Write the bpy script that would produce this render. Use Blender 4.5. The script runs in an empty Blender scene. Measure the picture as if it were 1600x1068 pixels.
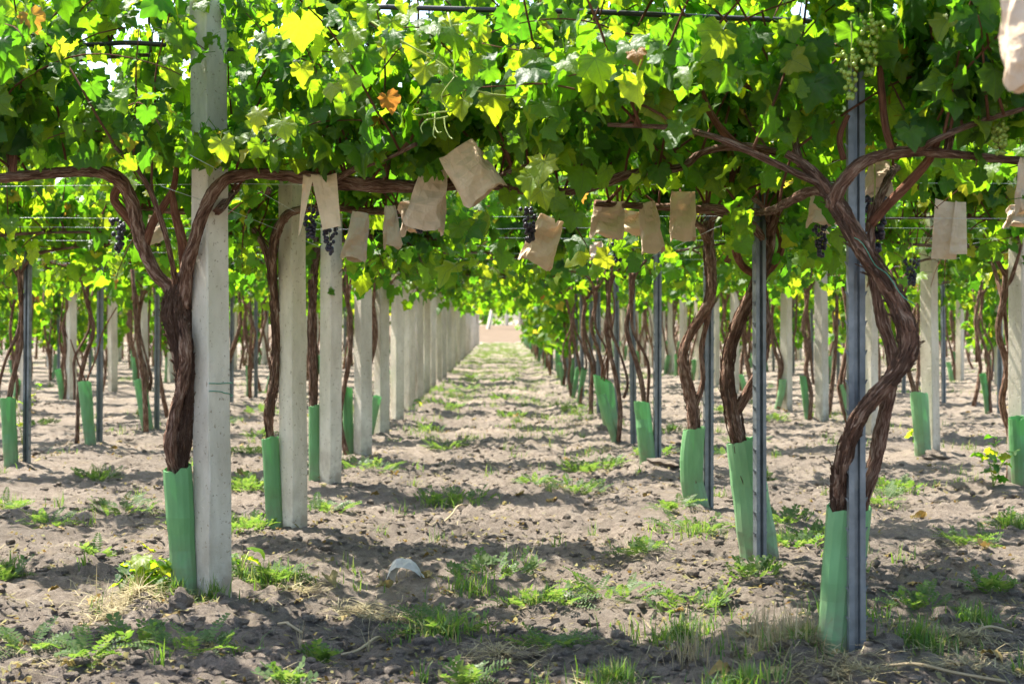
import bpy, math, random
import numpy as np
from mathutils import Vector, Matrix

# ------------------------------------------------------------------ camera, world, sun, exposure
scene = bpy.context.scene
COL = scene.collection
F, CX, HY, CH = 2585.0, 785.0, 500.0, 1.127      # focal length in photo pixels, vanishing point, eye height

cam_d = bpy.data.cameras.new('camera')
cam = bpy.data.objects.new('camera', cam_d)
COL.objects.link(cam)
cam.location = (0, 0, CH)
cam.rotation_euler = (math.radians(90), 0, 0)
cam_d.sensor_width = 36
cam_d.lens = F * 36 / 1600
cam_d.shift_x = (800 - CX) / 1600
cam_d.shift_y = -(534 - HY) / 1600
cam_d.clip_start = 0.1
cam_d.clip_end = 4000
cam_d.dof.use_dof = True
cam_d.dof.focus_distance = 7.2
cam_d.dof.aperture_fstop = 5.0
scene.camera = cam

SUN_EL, SUN_AZ = math.radians(60), math.radians(-50)     # azimuth measured from +Y (view) towards +X (right)
to_sun = Vector((math.sin(SUN_AZ) * math.cos(SUN_EL), math.cos(SUN_AZ) * math.cos(SUN_EL), math.sin(SUN_EL)))
world = bpy.data.worlds.new('World')
scene.world = world
world.use_nodes = True
wn = world.node_tree.nodes
bg = wn['Background']
sky = wn.new('ShaderNodeTexSky')
sky.sky_type = 'NISHITA'
sky.sun_disc = False
sky.sun_elevation = SUN_EL
sky.sun_rotation = SUN_AZ
sky.dust_density = 2.0
bg.inputs['Strength'].default_value = 0.125
world.node_tree.links.new(sky.outputs[0], bg.inputs['Color'])

sd = bpy.data.lights.new('sun', 'SUN')
sd.energy = 5.0
sd.angle = math.radians(0.53)
sd.color = (1.0, 0.95, 0.86)
sun = bpy.data.objects.new('sun', sd)
COL.objects.link(sun)
sun.rotation_euler = (-to_sun).to_track_quat('-Z', 'Y').to_euler()
sun.location = (-20, 20, 40)

scene.view_settings.view_transform = 'Standard'
scene.view_settings.look = 'None'
scene.view_settings.exposure = 1.8
scene.view_settings.gamma = 1
scene.render.engine = 'CYCLES'
scene.cycles.use_denoising = True
scene.cycles.max_bounces = 8
scene.cycles.diffuse_bounces = 4
scene.cycles.transmission_bounces = 6
scene.cycles.transparent_max_bounces = 4
scene.cycles.sample_clamp_indirect = 8

# ------------------------------------------------------------------ helpers
R = random.Random(7)
NR = np.random.default_rng(7)

def P(px, py, Y):
    """a point at depth Y, read off the photograph"""
    return Vector(((px - CX) * Y / F, Y, CH + (HY - py) * Y / F))

def G(px, py):
    Y = CH * F / (py - HY)
    return Vector(((px - CX) * Y / F, Y, 0))

def tag(o, label=None, cat=None, group=None, kind=None):
    if label: o['label'] = label
    if cat: o['category'] = cat
    if group: o['group'] = group
    if kind: o['kind'] = kind
    return o

def empty(name, loc, rz=0.0):
    o = bpy.data.objects.new(name, None)
    COL.objects.link(o)
    o.location = loc
    o.rotation_euler = (0, 0, rz)
    o.empty_display_size = 0.1
    return o

def link(name, me, parent=None, loc=None, mat=None):
    o = bpy.data.objects.new(name, me)
    COL.objects.link(o)
    if parent is not None: o.parent = parent
    if mat is not None: o.matrix_basis = mat
    elif loc is not None: o.location = loc
    return o

class MB:
    """collects geometry for one mesh"""
    def __init__(s):
        s.v = []; s.f = []; s.uv = []; s.n = 0; s.mi = []
    def add(s, verts, faces, uvs=None, mi=0):
        b = s.n
        s.v.extend(verts); s.n += len(verts)
        for k, f in enumerate(faces):
            s.f.append([i + b for i in f]); s.mi.append(mi)
            s.uv.append(uvs[k] if uvs else [(0, 0)] * len(f))
    def mesh(s, name, mats, smooth=True):
        me = bpy.data.meshes.new(name)
        me.from_pydata([tuple(p) for p in s.v], [], s.f)
        ul = me.uv_layers.new(name='UVMap')
        flat = [c for fu in s.uv for uv in fu for c in uv]
        ul.data.foreach_set('uv', flat)
        for m in (mats if isinstance(mats, (list, tuple)) else [mats]): me.materials.append(m)
        me.polygons.foreach_set('material_index', s.mi)
        me.polygons.foreach_set('use_smooth', [smooth] * len(me.polygons))
        me.update()
        return me

def np_mesh(name, V, T, mat, UV=None, smooth=True):
    """triangles from arrays: V (n,3), T (m,3), UV (n,2) per vertex"""
    me = bpy.data.meshes.new(name)
    V = np.ascontiguousarray(V, dtype=np.float32); T = np.ascontiguousarray(T, dtype=np.int32)
    k = T.shape[1]
    me.vertices.add(len(V)); me.vertices.foreach_set('co', V.ravel())
    me.loops.add(T.size); me.loops.foreach_set('vertex_index', T.ravel())
    me.polygons.add(len(T))
    me.polygons.foreach_set('loop_start', np.arange(0, T.size, k, dtype=np.int32))
    me.polygons.foreach_set('use_smooth', np.full(len(T), smooth))
    if UV is not None:
        ul = me.uv_layers.new(name='UVMap')
        ul.data.foreach_set('uv', np.ascontiguousarray(UV[T.ravel()], dtype=np.float32).ravel())
    me.materials.append(mat)
    me.update(); me.validate()
    return me

def catmull(pts, rad, n):
    pts = [Vector(p) for p in pts]
    P_ = [pts[0] * 2 - pts[1]] + pts + [pts[-1] * 2 - pts[-2]]
    r_ = [rad[0]] + list(rad) + [rad[-1]]
    op, orr = [], []
    for i in range(1, len(P_) - 2):
        a, b, c, d = P_[i - 1:i + 3]
        for j in range(n):
            t = j / n
            op.append(0.5 * ((2 * b) + (c - a) * t + (2 * a - 5 * b + 4 * c - d) * t * t + (3 * b - a - 3 * c + d) * t ** 3))
            orr.append(r_[i] * (1 - t) + r_[i + 1] * t)
    op.append(pts[-1]); orr.append(rad[-1])
    return op, orr

def sweep(mb, pts, rad, sides=8, sub=4, rough=0.0, twist=0.0, rng=None, mi=0, flat=1.0):
    """a tapering bent tube; rough adds lengthwise ridges and knots"""
    rad = list(rad)
    if len(rad) != len(pts):
        rad = [rad[0] + (rad[-1] - rad[0]) * i / (len(pts) - 1) for i in range(len(pts))]
    if sub > 1: pts, rad = catmull(pts, rad, sub)
    else: pts = [Vector(p) for p in pts]
    n = len(pts)
    T0 = (pts[1] - pts[0]).normalized()
    ref = Vector((1, 0, 0)) if abs(T0.x) < 0.8 else Vector((0, 1, 0))
    N = (ref - T0 * ref.dot(T0)).normalized()
    ridges = [(rng.uniform(-1, 1), rng.uniform(0, 6.28), rng.choice([2, 3, 4, 5, 7])) for _ in range(5)] if rough else []
    V, L = [], 0.0
    Ls = []
    for i in range(n):
        T = (pts[min(i + 1, n - 1)] - pts[max(i - 1, 0)]).normalized()
        N = (N - T * N.dot(T)).normalized()
        B = T.cross(N)
        if i: L += (pts[i] - pts[i - 1]).length
        Ls.append(L)
        knot = 1.0
        if rough: knot += rough * 0.35 * math.sin(L * 31 + ridges[0][1]) * math.sin(L * 13.7 + ridges[1][1])
        for k in range(sides):
            a = 2 * math.pi * k / sides
            m = knot
            for (am, ph, fr) in ridges:
                m += rough * 0.42 * am * math.sin(fr * (a + twist * L) + ph + L * 3.1 * am)
            if rough: m += rough * rng.uniform(-0.28, 0.28)
            r = rad[i] * m
            V.append(pts[i] + N * (math.cos(a) * r) + B * (math.sin(a) * r * flat))
    Fc, U = [], []
    for i in range(n - 1):
        for k in range(sides):
            k2 = (k + 1) % sides
            Fc.append([i * sides + k, i * sides + k2, (i + 1) * sides + k2, (i + 1) * sides + k])
            u0, u1 = k / sides, (k + 1) / sides
            U.append([(u0, Ls[i]), (u1, Ls[i]), (u1, Ls[i + 1]), (u0, Ls[i + 1])])
    Fc.append(list(range(sides))[::-1]); U.append([(0.5, 0)] * sides)
    Fc.append([(n - 1) * sides + k for k in range(sides)]); U.append([(0.5, Ls[-1])] * sides)
    mb.add(V, Fc, U, mi)
    return pts

def box(mb, c, s, mi=0):
    x, y, z = c; a, b, d = s[0] / 2, s[1] / 2, s[2] / 2
    v = [(x + i * a, y + j * b, z + k * d) for k in (-1, 1) for j in (-1, 1) for i in (-1, 1)]
    mb.add([Vector(p) for p in v], [[0, 2, 3, 1], [4, 5, 7, 6], [0, 1, 5, 4], [2, 6, 7, 3], [0, 4, 6, 2], [1, 3, 7, 5]], None, mi)

# --- value noise
def _h(ix, iy, s):
    n = (ix.astype(np.int64) * 374761393 + iy.astype(np.int64) * 668265263 + s * 974634777) & 0xffffffff
    n = ((n ^ (n >> 13)) * 1274126177) & 0xffffffff
    return ((n ^ (n >> 16)) & 0xffffff) / float(0xffffff)

def vnoise(x, y, s=0):
    ix, iy = np.floor(x), np.floor(y)
    fx, fy = x - ix, y - iy
    ux, uy = fx * fx * (3 - 2 * fx), fy * fy * (3 - 2 * fy)
    a = _h(ix, iy, s); b = _h(ix + 1, iy, s); c = _h(ix, iy + 1, s); d = _h(ix + 1, iy + 1, s)
    return (a * (1 - ux) + b * ux) * (1 - uy) + (c * (1 - ux) + d * ux) * uy

def fbm(x, y, o=4, s=0):
    v = 0; a = 0.5
    for i in range(o):
        v = v + a * vnoise(x, y, s + i * 17); x = x * 2.03 + 5.1; y = y * 2.03 + 3.7; a *= 0.5
    return v

def clods(x, y, size, s, fill=0.6):
    gx, gy = x / size, y / size
    ix, iy = np.floor(gx), np.floor(gy)
    out = np.zeros_like(x)
    for dx in (-1, 0, 1):
        for dy in (-1, 0, 1):
            cx, cy = ix + dx, iy + dy
            px, py = cx + _h(cx, cy, s), cy + _h(cx, cy, s + 1)
            r = (0.25 + 0.45 * _h(cx, cy, s + 2)) * (_h(cx, cy, s + 3) < fill)
            d2 = (gx - px) ** 2 + ((gy - py) * (0.8 + 0.5 * _h(cx, cy, s + 4))) ** 2
            out = np.maximum(out, np.sqrt(np.maximum(r * r - d2, 0)))
    return out * size

def bank(y):
    t = np.clip((y - 85) / 19, 0, 1)
    return 0.85 * t * t * (3 - 2 * t)

def ground_h(x, y):
    x = np.asarray(x, float); y = np.asarray(y, float)
    near = np.clip((60 - y) / 30, 0, 1)
    row = np.abs(((x - 1.2) / 2.45) - np.round((x - 1.2) / 2.45)) * 2.45
    h = 0.035 * np.exp(-(row / 0.38) ** 2)
    h = h + 0.10 * (fbm(x * 0.55, y * 0.75, 3, 3) - 0.45)
    h = h + 0.075 * (fbm(x * 2.6, y * 3.4, 4, 9) - 0.45)
    m = np.clip(fbm(x * 0.8, y * 0.9, 3, 21) * 2.6 - 0.75, 0, 1)
    wx, wy = x + 0.05 * vnoise(x * 9, y * 9, 4), y + 0.05 * vnoise(x * 9, y * 9, 5)
    c = 0.26 * clods(wx, wy, 0.19, 31, 0.35) * m + 0.42 * clods(wx, wy, 0.075, 41, 0.45) * (0.2 + 0.8 * m) + 0.62 * clods(wx, wy, 0.045, 51, 0.65) + .35 * clods(x, y, .11, 71, .4) * (.3 + m)
    h = h + near * (c + 0.05 * (fbm(x * 13, y * 13, 5, 61) - 0.45))
    h = h - 0.03 * (np.exp(-((np.abs(x) - .58) / .13) ** 2)) * (np.abs(x) < 1.1)
    return h - 0.065 + bank(y)

def gz(x, y): return float(ground_h(np.array([x]), np.array([y]))[0])

# ------------------------------------------------------------------ materials
def new_mat(name):
    m = bpy.data.materials.new(name); m.use_nodes = True
    nt = m.node_tree; nt.nodes.clear()
    out = nt.nodes.new('ShaderNodeOutputMaterial')
    return m, nt, out

def N_(nt, t, **kw):
    n = nt.nodes.new(t)
    for k, v in kw.items(): setattr(n, k, v)
    return n

def ramp(nt, stops, fac, interp='LINEAR'):
    n = nt.nodes.new('ShaderNodeValToRGB'); cr = n.color_ramp; cr.interpolation = interp
    while len(cr.elements) < len(stops): cr.elements.new(0.5)
    for e, (p, c) in zip(cr.elements, stops): e.position = p; e.color = (*c, 1)
    nt.links.new(fac, n.inputs[0]); return n.outputs[0]

def noise(nt, vec, scale, detail=4, rough=0.55):
    n = nt.nodes.new('ShaderNodeTexNoise'); n.inputs['Scale'].default_value = scale
    n.inputs['Detail'].default_value = detail; n.inputs['Roughness'].default_value = rough
    if vec is not None: nt.links.new(vec, n.inputs['Vector'])
    return n.outputs['Fac']

def mathn(nt, op, a, b=None):
    n = nt.nodes.new('ShaderNodeMath'); n.operation = op
    for i, v in enumerate((a, b)):
        if v is None: continue
        if isinstance(v, (int, float)): n.inputs[i].default_value = v
        else: nt.links.new(v, n.inputs[i])
    return n.outputs[0]

def mixc(nt, fac, a, b, blend='MIX'):
    n = nt.nodes.new('ShaderNodeMix'); n.data_type = 'RGBA'; n.blend_type = blend
    ins = [n.inputs[0], n.inputs[6], n.inputs[7]]
    for i, v in zip(ins, (fac, a, b)):
        if isinstance(v, (int, float)): i.default_value = v
        elif isinstance(v, tuple): i.default_value = (*v, 1)
        else: nt.links.new(v, i)
    return n.outputs[2]

def bump(nt, h, strength, dist):
    n = nt.nodes.new('ShaderNodeBump'); n.inputs['Strength'].default_value = strength; n.inputs['Distance'].default_value = dist
    nt.links.new(h, n.inputs['Height']); return n.outputs[0]

def principled(nt, out, color, rough=0.6, metal=0.0, spec=0.5, normal=None):
    p = nt.nodes.new('ShaderNodeBsdfPrincipled')
    for k, v in (('Base Color', color), ('Roughness', rough), ('Metallic', metal), ('Specular IOR Level', spec)):
        if isinstance(v, (int, float)): p.inputs[k].default_value = v
        elif isinstance(v, tuple): p.inputs[k].default_value = (*v, 1)
        else: nt.links.new(v, p.inputs[k])
    if normal is not None: nt.links.new(normal, p.inputs['Normal'])
    if out is not None: nt.links.new(p.outputs[0], out.inputs[0])
    return p.outputs[0]

def rnd(nt):
    """a number per leaf: its object's random plus its mesh island's random"""
    oi = nt.nodes.new('ShaderNodeObjectInfo'); g = nt.nodes.new('ShaderNodeNewGeometry')
    return mathn(nt, 'FRACT', mathn(nt, 'ADD', oi.outputs['Random'], g.outputs['Random Per Island']))

def leaf_mat(name, refl, trans, mixf=0.5, veins=True, rough=0.42, spec=0.45):
    m, nt, out = new_mat(name)
    r = rnd(nt)
    base = ramp(nt, refl, r); tr = ramp(nt, trans, r)
    geo = nt.nodes.new('ShaderNodeNewGeometry')
    if veins:
        uv = nt.nodes.new('ShaderNodeUVMap'); sep = nt.nodes.new('ShaderNodeSeparateXYZ')
        nt.links.new(uv.outputs[0], sep.inputs[0])
        x, y = sep.outputs[0], sep.outputs[1]
        ang = mathn(nt, 'ABSOLUTE', mathn(nt, 'ARCTAN2', x, y))
        pp = mathn(nt, 'PINGPONG', ang, 0.46)
        rr = mathn(nt, 'SQRT', mathn(nt, 'ADD', mathn(nt, 'MULTIPLY', x, x), mathn(nt, 'MULTIPLY', y, y)))
        d = mathn(nt, 'MULTIPLY', pp, rr)
        side = mathn(nt, 'PINGPONG', mathn(nt, 'ADD', mathn(nt, 'MULTIPLY', rr, 1.0), mathn(nt, 'MULTIPLY', d, -1.3)), 0.055)
        v = mathn(nt, 'MAXIMUM', mathn(nt, 'LESS_THAN', d, 0.011), mathn(nt, 'MULTIPLY', mathn(nt, 'LESS_THAN', side, 0.007), 0.45))
        base = mixc(nt, mathn(nt, 'MULTIPLY', v, 0.45), base, (0.16, 0.24, 0.07))
        tr = mixc(nt, mathn(nt, 'MULTIPLY', v, 0.5), tr, (0.10, 0.17, 0.02))
        nz = noise(nt, uv.outputs[0], 9, 3)
        tr = mixc(nt, 0.45, tr, ramp(nt, [(0.3, (0.55, 0.6, 0.5)), (0.7, (1, 1, 1))], nz), 'MULTIPLY')
        b = bump(nt, mathn(nt, 'ADD', mathn(nt, 'MULTIPLY', v, -0.5), noise(nt, uv.outputs[0], 7, 2)), 0.35, 0.01)
    else: b = None
    # the underside of a leaf is paler and matt
    under = mixc(nt, geo.outputs['Backfacing'], base, mixc(nt, 0.35, base, (0.09, 0.14, 0.06)))
    pr = principled(nt, None, under, mathn(nt, 'ADD', rough, mathn(nt, 'MULTIPLY', geo.outputs['Backfacing'], 0.25)), 0, spec, b)
    t = nt.nodes.new('ShaderNodeBsdfTranslucent'); nt.links.new(tr, t.inputs[0])
    mx = nt.nodes.new('ShaderNodeMixShader'); mx.inputs[0].default_value = mixf
    nt.links.new(pr, mx.inputs[1]); nt.links.new(t.outputs[0], mx.inputs[2])
    nt.links.new(mx.outputs[0], out.inputs[0])
    return m

M = {}
M['leaf'] = leaf_mat('vine_leaf',
    [(0.0, (.022, .062, .016)), (0.35, (.032, .082, .014)), (0.7, (.05, .11, .014)), (0.95, (.08, .15, .018)), (0.988, (.13, .19, .025)), (0.996, (.34, .22, .03)), (1.0, (.33, .12, .035))],
    [(0.0, (.11, .36, .012)), (0.35, (.21, .51, .010)), (0.7, (.36, .63, .012)), (0.95, (.55, .74, .02)), (0.988, (.72, .74, .03)), (0.996, (.78, .52, .05)), (1.0, (.6, .2, .04))], 0.56, rough=.46, spec=.32)
M['young_leaf'] = leaf_mat('young_vine_leaf',
    [(0.0, (.085, .16, .016)), (0.5, (.12, .19, .02)), (1.0, (.16, .21, .025))],
    [(0.0, (.55, .80, .012)), (0.5, (.72, .86, .02)), (1.0, (.84, .84, .03))], 0.6, rough=.42, spec=.4)
M['dry_leaf'] = leaf_mat('dry_leaf',
    [(0, (.28, .11, .05)), (.4, (.38, .15, .06)), (.8, (.42, .24, .13)), (1, (.26, .15, .09))],
    [(0, (.5, .16, .05)), (.5, (.6, .22, .08)), (1, (.5, .3, .15))], 0.22, True, 0.7, 0.2)
M['weed'] = leaf_mat('weed_leaf',
    [(0, (.045, .095, .03)), (.5, (.07, .13, .035)), (1, (.12, .16, .055))],
    [(0, (.15, .30, .03)), (.5, (.22, .38, .04)), (1, (.34, .42, .08))], 0.38, False, 0.5, 0.3)
M['grass'] = leaf_mat('grass_blade',
    [(0, (.045, .11, .03)), (.6, (.08, .16, .035)), (.85, (.16, .2, .06)), (1, (.34, .28, .13))],
    [(0, (.2, .4, .03)), (.6, (.3, .5, .04)), (1, (.5, .45, .15))], 0.35, False, 0.5, 0.3)
M['straw'] = leaf_mat('dry_straw',
    [(0, (.36, .27, .15)), (.5, (.46, .35, .2)), (1, (.52, .42, .27))],
    [(0, (.4, .3, .15)), (1, (.5, .4, .2))], 0.2, False, 0.6, 0.3)

def soil_mat():
    m, nt, out = new_mat('soil')
    tc = nt.nodes.new('ShaderNodeTexCoord').outputs['Object']
    n1 = noise(nt, tc, 0.9, 5); n2 = noise(nt, tc, 14, 6, 0.65); n3 = noise(nt, tc, 70, 8, 0.85)
    n4 = noise(nt, tc, 330, 3, 0.7)
    c1 = ramp(nt, [(0.3, (.22, .183, .148)), (0.55, (.33, .282, .236)), (0.75, (.41, .36, .308))], n2)
    c2 = ramp(nt, [(0.35, (.70, .69, .68)), (0.65, (1.12, 1.08, 1.03))], n1)
    c = mixc(nt, 1.0, c1, c2, 'MULTIPLY')
    c = mixc(nt, 0.6, c, ramp(nt, [(0.34, (.55, .53, .52)), (0.62, (1.22, 1.2, 1.18))], n3), 'MULTIPLY')
    c = mixc(nt, 0.55, c, ramp(nt, [(0.36, (.45, .43, .41)), (0.5, (1, 1, 1)), (0.66, (1.45, 1.42, 1.38))], n4), 'MULTIPLY')
    c = mixc(nt, mathn(nt, 'MULTIPLY', ramp(nt, [(.58, (0, 0, 0)), (.70, (1, 1, 1))], noise(nt, tc, 3.2, 6, .7)), .55), c, (.33, .255, .165))
    b = bump(nt, mathn(nt, 'ADD', mathn(nt, 'MULTIPLY', n2, 0.9), mathn(nt, 'ADD', mathn(nt, 'MULTIPLY', n3, 0.8), mathn(nt, 'MULTIPLY', n4, .25))), 1.0, 0.04)
    principled(nt, out, c, 0.95, 0, 0.15, b)
    return m
M['soil'] = soil_mat()

def road_mat():
    m, nt, out = new_mat('sandy_track')
    tc = nt.nodes.new('ShaderNodeTexCoord').outputs['Object']
    c = ramp(nt, [(0.3, (.125, .092, .06)), (0.7, (.165, .122, .082))], noise(nt, tc, 1.5, 5))
    principled(nt, out, c, 0.95, 0, 0.1)
    return m
M['track'] = road_mat()

def concrete_mat():
    m, nt, out = new_mat('cast_concrete')
    tc = nt.nodes.new('ShaderNodeTexCoord').outputs['Object']
    oi = nt.nodes.new('ShaderNodeObjectInfo')
    mp = nt.nodes.new('ShaderNodeMapping'); nt.links.new(tc, mp.inputs[0]); mp.inputs['Scale'].default_value = (1, 1, 0.35)
    cmb = nt.nodes.new('ShaderNodeCombineXYZ'); nt.links.new(mathn(nt, 'MULTIPLY', oi.outputs['Random'], 30), cmb.inputs[2])
    nt.links.new(cmb.outputs[0], mp.inputs['Location'])
    big = noise(nt, mp.outputs[0], 5, 5); mid = noise(nt, mp.outputs[0], 22, 6, .65); fine = noise(nt, tc, 160, 3)
    c = ramp(nt, [(0.3, (.50, .445, .355)), (0.55, (.67, .615, .515)), (0.75, (.77, .72, .62))], big)
    c = mixc(nt, 0.5, c, ramp(nt, [(0.35, (.78, .76, .70)), (0.6, (1.05, 1.04, 1.02))], mid), 'MULTIPLY')
    c = mixc(nt, mathn(nt, 'MULTIPLY', ramp(nt, [(0.635, (0, 0, 0)), (0.68, (1, 1, 1))], noise(nt, tc, 60, 3)), 0.6), c, (.22, .15, .085))
    # rain streaks and lichen tint, each post its own tone
    c = mixc(nt, mathn(nt, 'MULTIPLY', ramp(nt, [(0.55, (0, 0, 0)), (0.7, (1, 1, 1))], noise(nt, mp.outputs[0], 2.2, 3)), 0.35), c, (.42, .42, .28))
    sep = nt.nodes.new('ShaderNodeSeparateXYZ'); nt.links.new(tc, sep.inputs[0])
    spl = mathn(nt, 'MULTIPLY', ramp(nt, [(0.03, (1, 1, 1)), (0.30, (0, 0, 0))], sep.outputs[2]), ramp(nt, [(.35, (0, 0, 0)), (.6, (1, 1, 1))], noise(nt, tc, 11, 5)))
    c = mixc(nt, mathn(nt, 'MULTIPLY', spl, .75), c, (.30, .235, .175))
    tone = ramp(nt, [(0, (.86, .87, .88)), (.5, (1, .98, .94)), (1, (1.06, 1.05, 1.03))], oi.outputs['Random'])
    c = mixc(nt, 1, c, tone, 'MULTIPLY')
    pit = ramp(nt, [(0.34, (0, 0, 0)), (0.44, (1, 1, 1))], noise(nt, tc, 45, 4))
    b = bump(nt, mathn(nt, 'ADD', mathn(nt, 'ADD', mathn(nt, 'MULTIPLY', mid, 0.5), mathn(nt, 'MULTIPLY', fine, 0.25)), mathn(nt, 'MULTIPLY', pit, 0.5)), 0.5, 0.006)
    principled(nt, out, c, 0.88, 0, 0.25, b)
    return m
def _voro(nt, vec, scale):
    v = nt.nodes.new('ShaderNodeTexVoronoi'); v.inputs['Scale'].default_value = scale
    nt.links.new(vec, v.inputs['Vector']); return v.outputs['Distance']
M['concrete'] = concrete_mat()

def steel_mat():
    m, nt, out = new_mat('galvanised_steel')
    tc = nt.nodes.new('ShaderNodeTexCoord').outputs['Object']
    c = ramp(nt, [(0.3, (.13, .145, .152)), (0.7, (.235, .255, .265))], noise(nt, tc, 14, 5))
    st = ramp(nt, [(0.62, (0, 0, 0)), (0.75, (1, 1, 1))], noise(nt, tc, 6, 4))
    c = mixc(nt, mathn(nt, 'MULTIPLY', st, .35), c, (.30, .26, .22))
    principled(nt, out, c, ramp(nt, [(0.3, (.38,) * 3), (0.7, (.58,) * 3)], noise(nt, tc, 25, 3)), 0.6, 0.5)
    return m
M['steel'] = steel_mat()

def bark_mat(name, dark, mid, light, cs=1.0):
    m, nt, out = new_mat(name)
    uv = nt.nodes.new('ShaderNodeUVMap')
    oi = nt.nodes.new('ShaderNodeObjectInfo')
    mp = nt.nodes.new('ShaderNodeMapping'); nt.links.new(uv.outputs[0], mp.inputs[0]); mp.inputs['Scale'].default_value = (9, 7, 1)
    tc = nt.nodes.new('ShaderNodeTexCoord').outputs['Object']
    wob = noise(nt, tc, 9, 3)
    cmb = nt.nodes.new('ShaderNodeCombineXYZ'); nt.links.new(mathn(nt, 'MULTIPLY', wob, 3.0), cmb.inputs[0])
    nt.links.new(mathn(nt, 'MULTIPLY', oi.outputs['Random'], 20), cmb.inputs[2])
    va = nt.nodes.new('ShaderNodeVectorMath'); va.operation = 'ADD'
    nt.links.new(mp.outputs[0], va.inputs[0]); nt.links.new(cmb.outputs[0], va.inputs[1])
    fib = noise(nt, va.outputs[0], 2.2, 6, .65)
    patch = noise(nt, tc, 14, 4)
    c = ramp(nt, [(0.32, dark), (0.5, mid), (0.68, light)], fib)
    c = mixc(nt, 0.7, c, ramp(nt, [(0.3, (.62, .55, .5)), (0.7, (1.15, 1.12, 1.1))], patch), 'MULTIPLY')
    b = bump(nt, fib, 1.0, 0.035)
    principled(nt, out, c, 0.9, 0, 0.2, b)
    return m
M['bark'] = bark_mat('vine_bark', (.034, .017, .011), (.24, .13, .085), (.56, .42, .32))
M['cane'] = bark_mat('cane_bark', (.15, .055, .03), (.27, .115, .065), (.40, .22, .13))
M['stay'] = bark_mat('tree_bark', (.04, .03, .02), (.1, .08, .06), (.2, .16, .12))

def tube_mat():
    m, nt, out = new_mat('green_shelter_plastic')
    tc = nt.nodes.new('ShaderNodeTexCoord').outputs['Object']
    oi = nt.nodes.new('ShaderNodeObjectInfo')
    mp = nt.nodes.new('ShaderNodeMapping'); nt.links.new(tc, mp.inputs[0]); mp.inputs['Scale'].default_value = (1, 1, .25)
    c = ramp(nt, [(0, (.18, .42, .16)), (.5, (.24, .49, .21)), (1, (.34, .58, .30))], oi.outputs['Random'])
    c = mixc(nt, 0.6, c, ramp(nt, [(0.35, (.75, .78, .72)), (.65, (1.1, 1.1, 1.1))], noise(nt, mp.outputs[0], 24, 5)), 'MULTIPLY')
    sep = nt.nodes.new('ShaderNodeSeparateXYZ'); nt.links.new(tc, sep.inputs[0])
    dirt = mathn(nt, 'MULTIPLY', ramp(nt, [(0.0, (1, 1, 1)), (0.28, (0, 0, 0))], sep.outputs[2]), ramp(nt, [(.3, (0, 0, 0)), (.62, (1, 1, 1))], noise(nt, tc, 16, 5)))
    fade = mathn(nt, 'MULTIPLY', ramp(nt, [(.5, (0, 0, 0)), (.75, (1, 1, 1))], noise(nt, mp.outputs[0], 7, 4)), .5)
    c = mixc(nt, fade, c, (.40, .62, .36))
    c = mixc(nt, dirt, c, (.26, .21, .15))
    p = principled(nt, None, c, 0.42, 0, 0.45)
    t = nt.nodes.new('ShaderNodeBsdfTranslucent'); nt.links.new(mixc(nt, 0.5, c, (.22, .65, .3)), t.inputs[0])
    mx = nt.nodes.new('ShaderNodeMixShader'); mx.inputs[0].default_value = 0.38
    nt.links.new(p, mx.inputs[1]); nt.links.new(t.outputs[0], mx.inputs[2]); nt.links.new(mx.outputs[0], out.inputs[0])
    return m
M['tube'] = tube_mat()

def paper_mat(name, a, b_, tr):
    m, nt, out = new_mat(name)
    tc = nt.nodes.new('ShaderNodeTexCoord').outputs['Object']
    oi = nt.nodes.new('ShaderNodeObjectInfo')
    c = ramp(nt, [(0.35, a), (0.65, b_)], noise(nt, tc, 12, 5))
    c = mixc(nt, 1, c, ramp(nt, [(0, (.85, .85, .87)), (1, (1.1, 1.07, 1.02))], oi.outputs['Random']), 'MULTIPLY')
    st = ramp(nt, [(0.60, (0, 0, 0)), (0.75, (1, 1, 1))], noise(nt, tc, 5, 3))
    c = mixc(nt, mathn(nt, 'MULTIPLY', st, .35), c, tuple(x * .62 for x in a))
    p = principled(nt, None, c, 0.85, 0, 0.2, bump(nt, mathn(nt, 'ADD', noise(nt, tc, 28, 5), mathn(nt, 'MULTIPLY', _voro(nt, tc, 26), 1.4)), 0.7, 0.008))
    t = nt.nodes.new('ShaderNodeBsdfTranslucent'); t.inputs[0].default_value = (*tr, 1)
    mx = nt.nodes.new('ShaderNodeMixShader'); mx.inputs[0].default_value = 0.22
    nt.links.new(p, mx.inputs[1]); nt.links.new(t.outputs[0], mx.inputs[2]); nt.links.new(mx.outputs[0], out.inputs[0])
    return m
M['paper'] = paper_mat('kraft_paper', (.63, .49, .335), (.75, .61, .45), (.74, .56, .37))
M['pale_paper'] = paper_mat('bleached_paper', (.64, .60, .53), (.74, .71, .64), (.6, .55, .45))

def plain(name, c, rough=0.5, metal=0.0, spec=0.5, vary=0.12, scale=30):
    m, nt, out = new_mat(name)
    tc = nt.nodes.new('ShaderNodeTexCoord').outputs['Object']
    k = ramp(nt, [(0.3, tuple(x * (1 - vary) for x in c)), (0.7, tuple(min(1, x * (1 + vary)) for x in c))], noise(nt, tc, scale, 4))
    principled(nt, out, k, rough, metal, spec)
    return m
M['hose'] = plain('black_polythene', (.025, .025, .027), 0.35)
M['wire'] = plain('galvanised_wire', (.62, .64, .65), 0.35, 0.6)
M['string'] = plain('green_string', (.06, .25, .16), 0.6)
M['grape'] = plain('dark_grape', (.022, .018, .032), 0.38, 0, 0.5, 0.5, 18)
M['green_grape'] = plain('green_grape', (.22, .30, .04), 0.3, 0, 0.5, 0.3, 40)
M['stem'] = plain('green_stem', (.30, .36, .08), 0.5, 0, 0.4, 0.25)
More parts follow.
